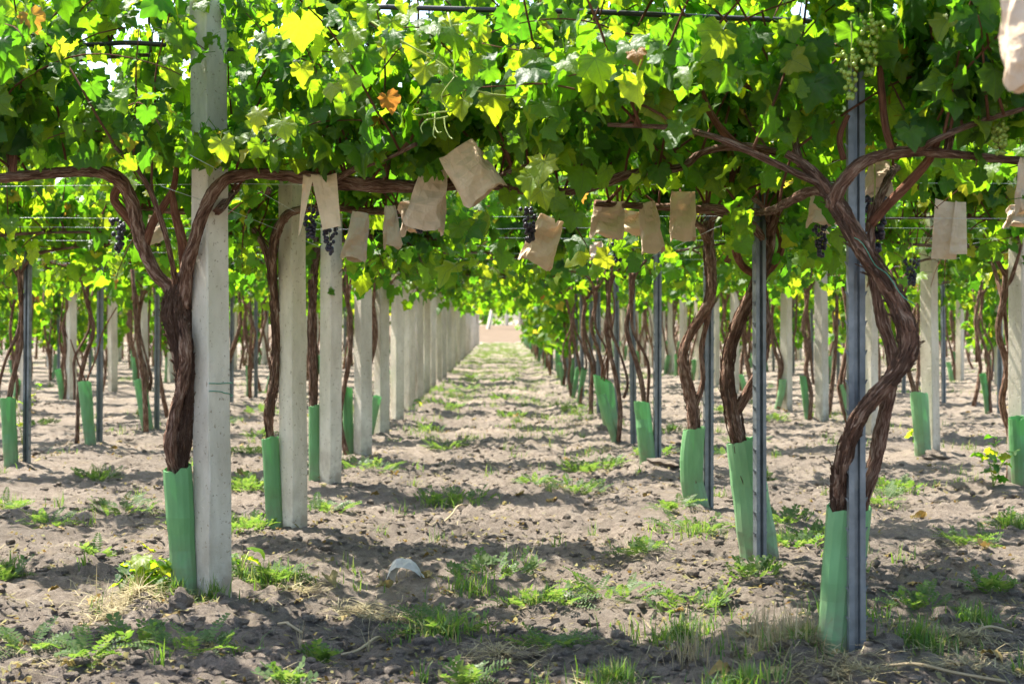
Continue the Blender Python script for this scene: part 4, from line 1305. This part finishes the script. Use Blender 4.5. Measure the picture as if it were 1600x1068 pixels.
# ------------------------------------------------------------------ weeds, suckers, litter
def frond_mesh(rg):
    V, T = [], []
    n = 9; bend = rg.uniform(.5, 1.1)
    def pos(t): return np.array([0, math.sin(bend * t) / bend if bend else t, -(1 - math.cos(bend * t)) / bend * .7])
    for i in range(n):
        t = .12 + .86 * i / (n - 1)
        c = pos(t); ln = .19 * math.sin(math.pi * min(1, .25 + t * .7)) + .03
        for s in (-1, 1):
            b = len(V); lift = rg.uniform(-.01, .05)
            V += [c, c + np.array([s * ln * .5, .055, lift * .5]), c + np.array([s * ln, .03 + rg.uniform(-.02, .02), lift]), c + np.array([s * ln * .5, -.03, lift * .5])]
            T += [(b, b + 1, b + 2), (b, b + 2, b + 3)]
    for i in range(5):
        b = len(V); c0, c1 = pos(i / 5), pos((i + 1) / 5)
        w = np.array([.008, 0, 0]); V += [c0 - w, c0 + w, c1 + w, c1 - w]; T += [(b, b + 1, b + 2), (b, b + 2, b + 3)]
    return np_mesh('frond', np.array(V), np.array(T), M['weed'], smooth=False)
FROND = [frond_mesh(random.Random(i)) for i in range(6)]
def rosette_mesh(rg):
    V, T = [], []
    n = 8
    for i in range(n):
        s = -1 if i % 2 else 1; t = .15 + .85 * i / (n - 1)
        c = np.array([0, t * .9, .35 * t * (1 - t * .6)]); d = np.array([s * .30, .14, .08 + rg.uniform(-.06, .1)]) * rg.uniform(.6, 1.1)
        p = np.array([-d[1], d[0], 0]) * .42; b = len(V)
        V += [c, c + d * .45 + p, c + d * .9 + p * .5, c + d * 1.15, c + d * .9 - p * .5, c + d * .45 - p]
        T += [(b, b + 1, b + 2), (b, b + 2, b + 3), (b, b + 3, b + 4), (b, b + 4, b + 5)]
    for i in range(4):
        b = len(V); t0, t1 = i / 4, (i + 1) / 4
        w = np.array([.012, 0, 0]); c0 = np.array([0, t0 * .9, .35 * t0 * (1 - t0 * .6)]); c1 = np.array([0, t1 * .9, .35 * t1 * (1 - t1 * .6)])
        V += [c0 - w, c0 + w, c1 + w, c1 - w]; T += [(b, b + 1, b + 2), (b, b + 2, b + 3)]
    return np_mesh('sprig', np.array(V), np.array(T), M['weed'], smooth=False)
SPRIG = [rosette_mesh(random.Random(40 + i)) for i in range(5)]
def weed(px, py, wpx, rg, label, n=None):
    mix = rg.choice([.1, .3, .8])
    g = G(px, py); w = wpx * g.y / F
    e = empty('ferny_weed', (g.x, g.y, gz(g.x, g.y)))
    tag(e, label, 'weed', 'low ferny weeds on the soil')
    n = n or int(min(70, 14 + w * 95))
    for i in range(n):
        r = w / 2 * math.sqrt(rg.random()); a = rg.uniform(0, 6.28)
        x, y = r * math.cos(a), r * math.sin(a) * .8
        az = a - math.pi / 2 + rg.uniform(-.8, .8)
        s = rg.uniform(.07, .155)
        m = Matrix.Translation((x, y, gz(g.x + x, g.y + y) - e.location.z + rg.uniform(0, .03))) @ Matrix.Rotation(az, 4, 'Z') @ Matrix.Rotation(rg.uniform(.15, 1.0), 4, 'X') @ Matrix.Rotation(rg.uniform(-.4, .4), 4, 'Y') @ Matrix.Scale(s, 4)
        if rg.random() < mix: link('sprig', rg.choice(SPRIG), e, mat=m @ Matrix.Scale(.62, 4))
        else: link('frond', rg.choice(FROND), e, mat=m)
    return e
rgw = random.Random(77)
WEEDS = [(705, 765, 130, 'broad bright ferny weed clump alone in the middle of the aisle'), (505, 790, 80, 'ferny weed clump at the foot of the second concrete post'), (575, 730, 90, 'ferny weed clump at the foot of the fourth concrete post'),
  (385, 815, 90, 'dark ferny weed clump between the first two concrete posts'), (190, 785, 90, 'ferny weed clump before the leaning tubes, left of the gnarled vine'), (75, 805, 60, 'small ferny weed clump on open soil behind the gnarled vine'),
  (155, 850, 30, 'tiny weed seedling on open soil beside the gnarled vine'), (45, 1015, 60, 'weed rosette on the sunny soil before the gnarled vine'), (300, 1015, 150, 'wide pale ferny weed patch before the string tied post'),
  (215, 1000, 80, 'pale ferny weed beside the wide patch before the string tied post'), (135, 1042, 30, 'tiny sunny weed below the weed rosette'), (445, 1052, 40, 'small sunny weed on bare soil before the path'),
  (420, 900, 100, 'shaded grassy weed at the right foot of the string tied post'), (770, 885, 150, 'large ferny weed patch beside the fallen white paper'), (840, 925, 130, 'dense ferny weed patch in the middle of the path'),
  (690, 960, 120, 'dark green weed patch with straw in the path'), (905, 755, 80, 'ferny weed clump beside the third steel post'), (930, 725, 100, 'bright ferny weed clump before the fourth steel post'), (835, 748, 40, 'small pale weed in the aisle past the broad clump'),
  (1020, 712, 60, 'yellowish weed at the fourth steel post'), (1090, 820, 110, 'ferny weed between the third and second steel posts'), (1050, 790, 50, 'ferny weed tuft before the bent shelter tube'), (1230, 800, 90, 'weed clump right of the second steel post'),
  (1245, 840, 90, 'weed patch behind the second steel post in the path'), (1400, 757, 65, 'low bright weed behind the twisted vine'), (1585, 810, 70, 'bright weed clump on the soil past the twisted vine'), (1520, 838, 80, 'ferny weed on the soil past the twisted vine'),
  (150, 737, 70, 'thin weed clump between the two leaning shelter tubes'), (12, 775, 50, 'thin weed before the bright shelter tube'), (8, 885, 40, 'dark weed clump in shade at the path side'), (390, 756, 50, 'pale yellow weed behind the string tied post'),
  (955, 905, 120, 'ferny weed patch of the path towards the steel row'), (1080, 930, 110, 'ferny weed patch between the path and the twisted vine'), (1180, 900, 80, 'weed clump below the wide leaning shelter tube'), (860, 985, 70, 'small weed at the near side of the path patch'),
  (1440, 930, 90, 'weed clump right of the wide steel post'), (1000, 850, 70, 'weed tuft between the path patch and the steel row'), (1545, 910, 70, 'weed clump on the near soil right of the steel row'), (900, 640, 50, 'thin pale weed far along the aisle'), (60, 660, 50, 'thin weed at the steel row behind the concrete row'), (500, 1000, 30, 'tiny weed seedling on bare soil before the path'), (730, 1035, 30, 'tiny weed seedling on the near bare soil')]
names = ['first', 'second', 'third', 'fourth', 'fifth', 'sixth', 'seventh', 'eighth', 'ninth', 'tenth']
for k in range(10):
    y = 13 + 2.3 * k; x = rgw.uniform(-1.0, 1.0)
    WEEDS.append((CX + x * F / y, HY + CH * F / y, rgw.uniform(.15, .45) * F / y, '%s pale weed clump met going down the aisle past the broad one' % names[k]))
for k in range(8):
    y = 9 + 1.7 * k; x = rgw.uniform(1.6, 3.2)
    WEEDS.append((CX + x * F / y, HY + CH * F / y, rgw.uniform(.15, .4) * F / y, '%s weed clump in the strip between the steel row and the next concrete row' % names[k]))
for k in range(8):
    y = 9.5 + 1.8 * k; x = -rgw.uniform(1.6, 3.2)
    WEEDS.append((CX + x * F / y, HY + CH * F / y, rgw.uniform(.15, .4) * F / y, '%s weed clump in the strip behind the aisle concrete row' % names[k]))
for w in WEEDS: weed(w[0], w[1], w[2], rgw, w[3])

# vine suckers: leaves sprouting from the ground
def sucker(px, py, wpx, hpx, n, label, seed):
    rg = random.Random(seed); g = G(px, py); k = g.y / F
    e = empty('vine_sucker', (g.x, g.y, gz(g.x, g.y))); tag(e, label, 'vine shoot', 'leafy suckers at the vine bases')
    ns = max(3, n // 6)
    for s in range(ns):
        a = rg.uniform(-1, 1); pts = [Vector((0, 0, 0)), Vector((a * wpx * k * .25, rg.uniform(-.05, .05), hpx * k * .5)), Vector((a * wpx * k * .5, rg.uniform(-.1, .1), hpx * k * rg.uniform(.6, 1)))]
        mb = MB(); sweep(mb, pts, [.004, .002], 5, 4); link('stem', mb.mesh('stem', M['stem']), e)
        for q in range(n // ns):
            t = (q + 1) / (n // ns); p = pts[0].lerp(pts[1], min(1, t * 2)) if t < .5 else pts[1].lerp(pts[2], t * 2 - 1)
            az = rg.uniform(0, 6.28); o = Vector((math.cos(az), math.sin(az), 0))
            l = make_leaf(p + o * .03 + UP * .02, o - UP * rg.uniform(-.1, .5), UP + o * .3 + rv(rg, .3), rg.uniform(.05, .10))
            link('leaf', rg.choice(LEAF_ME + YOUNG_ME), e, mat=l.m)
sucker(245, 922, 140, 65, 34, 'leafy vine sucker sprouting at the foot of the gnarled vine', 1)
sucker(205, 905, 60, 45, 16, 'small pale vine sucker beside the gnarled vine', 2)
sucker(375, 900, 30, 50, 8, 'small pale sprout at the right edge of the string tied post', 3)
sucker(1552, 755, 60, 75, 22, 'upright leafy sprout on open soil before the tall shelter tube', 4)
sucker(1430, 700, 30, 35, 10, 'yellow green sprout beside the bright shelter tube', 5)
sucker(650, 520 + 120, 20, 20, 6, 'small sprout far down beside the concrete row', 6)
sucker(35, 560 + 130, 60, 110, 14, 'leafy sprout beside the steel post behind the concrete row', 7)

def blades(name, spots, mat, label, cat, hrange, wd, bend=.6, flat=False, rg=None):
    """spots: list of (x, y, spread, count)"""
    Vs, b = [], 0
    X, Y_, H = [], [], []
    for (x, y, sp, c) in spots:
        a = NR.random(c) * 6.28; r = sp * np.abs(NR.normal(0, .62, c))
        X.append(x + r * np.cos(a)); Y_.append(y + r * np.sin(a)); H.append(hrange[0] + (hrange[1] - hrange[0]) * NR.random(c))
    X, Y_, H = np.concatenate(X), np.concatenate(Y_), np.concatenate(H)
    Z = ground_h(X, Y_); n = len(X)
    az = NR.random(n) * 6.28; lean = NR.random(n) * bend
    if flat: lean = 1.35 + .3 * NR.random(n)
    dx, dy = np.cos(az), np.sin(az)
    w = wd * (.6 + .8 * NR.random(n))
    V = np.zeros((n, 5, 3)); sx, sy = -dy * w, dx * w
    for j, t in enumerate((0, .5, 1)):
        ang = lean * (t if not flat else .9 + .1 * t)
        rx = H * t * np.sin(ang); z = Z + H * t * np.cos(ang) + (.004 + .02 * NR.random(n) if flat else -.005)
        cx, cy = X + dx * rx, Y_ + dy * rx
        if j < 2:
            k = 1 - .3 * t
            V[:, 2 * j] = np.stack([cx - sx * k, cy - sy * k, z], -1); V[:, 2 * j + 1] = np.stack([cx + sx * k, cy + sy * k, z], -1)
        else: V[:, 4] = np.stack([cx, cy, z], -1)
    T = np.array([(0, 1, 3), (0, 3, 2), (2, 3, 4)])
    T = (T[None] + (np.arange(n) * 5)[:, None, None]).reshape(-1, 3)
    o = link(name, np_mesh(name, V.reshape(-1, 3), T, M[mat], smooth=False))
    tag(o, label, cat, kind='stuff'); return o

sp = []
for (px, py, w, c) in [(420, 900, 110, 700), (690, 965, 130, 500), (960, 1035, 110, 700), (1160, 1050, 130, 800), (1440, 1000, 120, 600), (1590, 815, 60, 500), (330, 935, 60, 260), (270, 930, 90, 300), (740, 905, 100, 350), (840, 920, 90, 350), (1230, 835, 90, 400),
                      (900, 645, 60, 220), (705, 770, 110, 260), (1060, 960, 150, 700), (1330, 960, 120, 500), (1250, 1010, 120, 400), (1520, 960, 120, 400), (1400, 760, 60, 240), (10, 880, 40, 260), (390, 810, 80, 300), (530, 720, 60, 160), (860, 690, 6, 25), (1090, 830, 90, 260), (150, 735, 60, 160), (20, 770, 50, 160)]:
    g = G(px, py); sp.append((g.x, g.y, w / 2 * g.y / F, int(c * .55)))
rgg = random.Random(5)
for k in range(1100):    # sparse growth along the aisle, denser far away
    y = 14 + 70 * rgg.random() ** 1.1; x = rgg.uniform(-1.1, 1.1) if rgg.random() < .45 else rgg.uniform(-.3, .3) * y
    if rgg.random() < (y - 6) / 45: sp.append((x, y, rgg.uniform(.1, .4), 60))
for k in range(130):
    y = rgg.uniform(5, 22); x = rgg.uniform(-.33, .33) * y
    sp.append((x, y, rgg.uniform(.03, .12), 18))
blades('grass', sp, 'grass', 'short green grass and seedlings scattered over the soil', 'grass', (.03, .12), .0028, 1.3)
sp = []
for (px, py, w, c) in [(215, 935, 130, 500), (170, 950, 90, 200), (1240, 1010, 140, 700), (1200, 990, 80, 300), (560, 930, 120, 300), (470, 910, 80, 160), (950, 700, 80, 150), (1320, 1040, 200, 400), (1500, 1030, 200, 300), (620, 940, 120, 260), (780, 1000, 150, 260), (950, 1060, 200, 300), (650, 620, 60, 150), (230, 640, 90, 150), (900, 660, 60, 120), (1500, 990, 150, 300)]:
    g = G(px, py); sp.append((g.x, g.y, w / 2 * g.y / F, c))
for k in range(160):
    y = rgg.uniform(5, 20); x = rgg.uniform(-.33, .33) * y
    sp.append((x, y, rgg.uniform(.08, .4), 14))
blades('dry_straw', sp, 'straw', 'dry straw and dead stalks lying on the soil', 'straw', (.05, .17), .0019, 1.3, True)
sp = []
for (px, py, w, c) in [(215, 925, 90, 120), (1240, 1005, 130, 260), (1190, 990, 60, 80), (575, 985, 20, 6), (470, 985, 20, 6), (1080, 1000, 100, 80), (625, 880, 60, 20), (380, 890, 20, 8)]:
    g = G(px, py); sp.append((g.x, g.y, w / 2 * g.y / F, c))
blades('dry_grass', sp, 'straw', 'standing dead grass tufts at the vine feet', 'dry grass', (.06, .2), .0016, 1.0)

sp = []
for k in range(900):
    y = 5 * math.exp(rgg.random() * 1.6); x = rgg.uniform(-.34, .34) * y
    sp.append((x, y, rgg.uniform(.05, .35), 6))
blades('leaf_litter', sp, 'dry_leaf', 'brown crumbs of dead leaves scattered over the soil', 'leaf litter', (.015, .05), .007, 1.3, True)
# clods
cv, ct = BV, BT
Vs, Ts, b = [], [], 0
nC = 34000
yy = 4.6 * np.exp(NR.random(nC) * math.log(26 / 4.6)); xx = (NR.random(nC) - .5) * .72 * yy
keep = (vnoise(xx * 1.1, yy * 1.1, 88) + .25 * NR.random(nC)) > .5
xx, yy = xx[keep], yy[keep]; zz = ground_h(xx, yy)
for x, y, z in zip(xx, yy, zz):
    s = .004 + .022 * NR.random() ** 5
    V = BV * (s * (1 + .5 * (NR.random((len(BV), 1)) - .5))) * np.array([1 + .5 * NR.random(), 1 + .4 * NR.random(), .65 + .3 * NR.random()])
    Vs.append(V + np.array([x, y, z + s * .15])); Ts.append(BT + b); b += len(BV)
tag(link('soil_crumbs', np_mesh('soil_crumbs', np.concatenate(Vs), np.concatenate(Ts), M['soil'], smooth=False)), 'loose crumbs and clods of dry soil', 'soil', kind='stuff')
def rock(px, py, wpx, hpx, label, seed):
    import bmesh
    g = G(px, py); k = g.y / F; rg = random.Random(seed)
    bm = bmesh.new(); bmesh.ops.create_icosphere(bm, subdivisions=3, radius=1)
    for v in bm.verts:
        c = v.co.copy()
        f = 1 + .30 * math.sin(3.1 * c.x + seed) * math.sin(2.7 * c.y + seed * 2) + .16 * math.sin(7 * c.z + 5 * c.x + seed) + rg.uniform(-.05, .05)
        v.co = Vector((c.x * wpx * k / 2 * f, c.y * wpx * k / 2.4 * f, c.z * hpx * k / 1.5 * f))
    me = bpy.data.meshes.new('clod'); bm.to_mesh(me); bm.free(); me.materials.append(M['soil'])
    o = link('soil_clod', me, None, (g.x, g.y, gz(g.x, g.y) + hpx * k * .15)); tag(o, label, 'clod', 'large clods of soil')
rock(280, 952, 45, 32, 'lump of grey soil below the gnarled vine shelter', 1)
rock(1382, 1012, 45, 30, 'lump of grey soil at the foot of the wide steel post', 2)
rock(520, 940, 24, 18, 'small brown clod on the path side', 3)
rock(945, 672, 20, 12, 'clod beside the split shelter tube', 4)
rock(1460, 712, 40, 14, 'clod at the foot of the concrete post behind the steel row', 5)
rock(1040, 728, 70, 14, 'long low clod before the fourth steel post', 6)
rock(1235, 838, 36, 16, 'clod in the grass right of the second steel post', 7)
rock(370, 968, 30, 16, 'clod right below the string tied post', 8)
rock(150, 778, 36, 12, 'flat clod behind the gnarled vine', 9)

# fallen leaves
fl = random.Random(64)
DRY = [np_mesh('fallen_leaf_%d' % i, *(lambda a: (a[0], a[1]))(leaf_arrays(0, random.Random(200 + i), 2.2)), M['dry_leaf']) for i in range(4)]
spots = [(672, 858), (600, 893), (190, 690), (180, 695), (240, 705), (52, 715), (60, 718), (520, 935), (378, 742), (660, 880), (1290, 715), (1450, 720), (860, 770), (700, 610), (680, 618), (720, 612), (650, 632), (740, 606), (1225, 640), (1245, 628), (1260, 632), (200, 600), (1580, 640), (1340, 1040), (1220, 1030), (145, 920), (500, 760), (560, 830), (1010, 640), (770, 640), (810, 650), (610, 668), (1560, 620), (300, 690), (420, 650), (330, 640), (1510, 590), (900, 600), (860, 610)]
for k in range(60):
    y = fl.uniform(5.2, 24); spots.append((CX + fl.uniform(-.3, .3) * F, HY + CH * F / y))
for (px, py) in spots:
    g = G(px + fl.uniform(-6, 6), py + fl.uniform(-2, 2)); s = fl.uniform(.045, .085)
    m = Matrix.Translation((g.x, g.y, gz(g.x, g.y) + .015)) @ Matrix.Rotation(fl.uniform(0, 6.28), 4, 'Z') @ Matrix.Rotation(fl.uniform(-.5, .5), 4, 'X') @ Matrix.Rotation(fl.uniform(-.5, .5), 4, 'Y') @ Matrix.Scale(s, 4)
    o = link('fallen_leaf', fl.choice(DRY), None, mat=m)
    lab = 'curled orange leaf beside the fallen white paper' if (px, py) == (672, 858) else 'dry brown orange vine leaf lying on the soil'
    tag(o, lab, 'dry leaf', 'fallen dry leaves on the soil')

# fallen white paper bag, arched
g = G(632, 884)
mb = MB(); V, Fc = [], []
prof = [(x * .8, z * .85, w * .8) for (x, z, w) in [(-.105, .0, .055), (-.095, .035, .060), (-.075, .075, .060), (-.045, .10, .055), (-.01, .108, .045), (.03, .10, .036), (.065, .078, .030), (.09, .05, .024), (.10, .03, .020)]]
rgp = random.Random(3)
nn = 7
for sh in (0, 1):
    for i, (x, z, w) in enumerate(prof):
        for k in range(nn):
            t = k / (nn - 1) * 2 - 1
            V.append(Vector((x + .012 * t * t + rgp.uniform(-.003, .003), t * w + rgp.uniform(-.003, .003), z - .03 * t * t + .008 * math.sin(6 * t + i) - .0015 * sh)))
for sh in (0, 1):
    o_ = sh * nn * len(prof)
    for i in range(len(prof) - 1):
        for k in range(nn - 1):
            f = [o_ + i * nn + k, o_ + i * nn + k + 1, o_ + i * nn + nn + k + 1, o_ + i * nn + nn + k]
            Fc.append(f if sh else f[::-1])
mb.add(V, Fc)
o = link('paper_scrap', mb.mesh('paper_scrap', M['pale_paper'], False), None, (g.x, g.y, gz(g.x, g.y) + .025)); o.rotation_euler = (0, 0, -.35)
tag(o, 'crumpled whitish paper bag arched on the soil of the path', 'paper')

# dry prunings
tw = random.Random(12)
for k, (a, b_, lab) in enumerate([((435, 968), (475, 975), 'short grey twig lying before the path'), ((1500, 985), (1590, 975), 'long pale pruned cane at the near right soil'), ((1395, 1035), (1560, 1050), 'long dry cane lying at the foot of the steel row'), ((540, 985), (605, 962), 'thin twig on the bare soil before the path'), ((130, 965), (185, 985), 'thin dry stalk before the gnarled vine'), ((690, 800), (735, 770), 'bent dry stalk by the broad weed clump')]):
    A, B = G(*a), G(*b_); pts = []
    for t in (0, .3, .6, 1):
        p = A.lerp(B, t) + Vector((tw.uniform(-.02, .02), tw.uniform(-.03, .03), 0)); p.z = gz(p.x, p.y) + .012 + .02 * math.sin(t * 3.1); pts.append(p)
    line_thing('dry_twig', pts, .0055, 'straw', lab, 'twig', 'dry prunings on the soil', 6, 4)

# bare canes at the split tube and the leaning tube
def bare_canes(paths, Y, label):
    b0 = P(paths[0][0][0], paths[0][0][1], Y); mb = MB()
    for p in paths: sweep(mb, [P(a, c, Y) - b0 for a, c in p], [.009, .005], 6, 4, .1, 1, tw)
    o = link('bare_vine', mb.mesh('bare_vine', M['cane']), None, b0); tag(o, label, 'vine', 'young vines in shelter tubes'); return o
bare_canes([[(945, 640), (940, 580), (955, 520), (953, 460), (965, 420)], [(943, 600), (952, 540), (960, 470), (940, 420)], [(941, 585), (948, 560), (957, 545)]], 17.5, 'thin pale bare vine canes rising from the split shelter tube')
bare_canes([[(138, 660), (135, 600), (150, 560), (160, 520), (182, 480)], [(135, 600), (120, 560), (110, 530)]], 15.2, 'thin bare vine cane rising from the leaning shelter tube')

# ------------------------------------------------------------------ beyond the track
rb = random.Random(21)
for k in range(14):
    x = -20 + 3.0 * k + rb.uniform(-.3, .3); y = 104 + rb.uniform(-.5, .5)
    o = link('concrete_post', rb.choice(CPOST), None, (x, y, .85)); o.rotation_euler = (0, rb.choice([0, 0, -.28]), rb.uniform(0, 1.5)); o.scale = (1.6, 1.6, 1.15)
    tag(o, 'pale end post of the next vineyard across the sandy track', 'post', 'end posts across the track')
for i in range(12):
    for k in range(2):
        x = -16.5 + 3.0 * i + rb.uniform(-.2, .2); y = 106 + 3.2 * k
        e = empty('grape_vine', (x, y, .87), rb.uniform(0, 6)); S = rb.choice(FAR)
        e.scale = (1.3, 1.3, 1.05)
        link('trunk', S['trunk'], e); tag(link('foliage', S['foliage'], e), kind='stuff')
        tag(e, 'hazy vine of the next vineyard across the sandy track', 'vine', 'vines across the track')
def tree_set(seed, h, w):
    rg = random.Random(seed); mb = MB(); ls = []
    sweep(mb, [(0, 0, -.2), (.1, 0, h * .25), (.05, .1, h * .5), (0, 0, h * .8)], [.28, .05], 8, 3, .1, 0, rg)
    cl = []
    for k in range(9):
        a = rg.uniform(0, 6.28); z = rg.uniform(.3, .85) * h; c = Vector((math.cos(a) * w * .35 * rg.random(), math.sin(a) * w * .35 * rg.random(), z)); c.x *= 1.6
        sweep(mb, [(0.05, 0, z * .6), c * .6 + Vector((0, 0, z * .32)), c], [.1, .03], 5, 2); cl.append((c, rg.uniform(.3, .5) * w))
    for c, r in cl:
        for _ in range(260):
            d = rv(rg).normalized(); p = c + d * r * rg.uniform(.5, 1) ; p.z = max(p.z, .4)
            ls.append(make_leaf(p, rv(rg) - UP * .5, d + UP, rg.uniform(.25, .5)))
    return mb.mesh('trunk', M['stay']), join_leaves('crown', ls, 2, rg)
TS = [tree_set(i, 5.5 + i, 4.5) for i in range(3)]
for k in range(15):
    x = -52 + 8 * k + rb.uniform(-2, 2); y = 130 + rb.uniform(-6, 10)
    e = empty('tree', (x, y, .87), rb.uniform(0, 6)); T_ = rb.choice(TS); s = rb.uniform(.9, 1.4); e.scale = (s, s, s)
    link('trunk', T_[0], e); link('crown', T_[1], e)
    tag(e, 'leafy tree in the line beyond the next vineyard', 'tree', 'trees beyond the vineyard')

hl = []
rh = random.Random(4)
for k in range(9000):
    x = rh.uniform(-62, 62); t = rh.random()
    p = Vector((x, 113 + rh.uniform(-1.2, 1.2), .9 + (2.4 + 1.1 * math.sin(x * .6) + .7 * math.sin(x * 1.7)) * t))
    hl.append(make_leaf(p, rv(rh) - UP * .5, rv(rh) + UP, rh.uniform(.25, .5)))
tag(link('hedge', join_leaves('hedge', hl, 2, rh)), 'dense green hedge behind the next vineyard across the track', 'hedge', kind='stuff')

for (x, y, lean, lab) in ((-.85, 97, .30, 'slanting pale end post propped across the sandy track'), (.25, 101, 0, 'upright pale end post standing at the far side of the sandy track')):
    o = link('concrete_post', CPOST[0], None, (x, y, float(bank(y)))); o.rotation_euler = (0, lean, .8); o.scale = (1.5, 1.5, 1.1)
    tag(o, lab, 'post', 'end posts across the track')
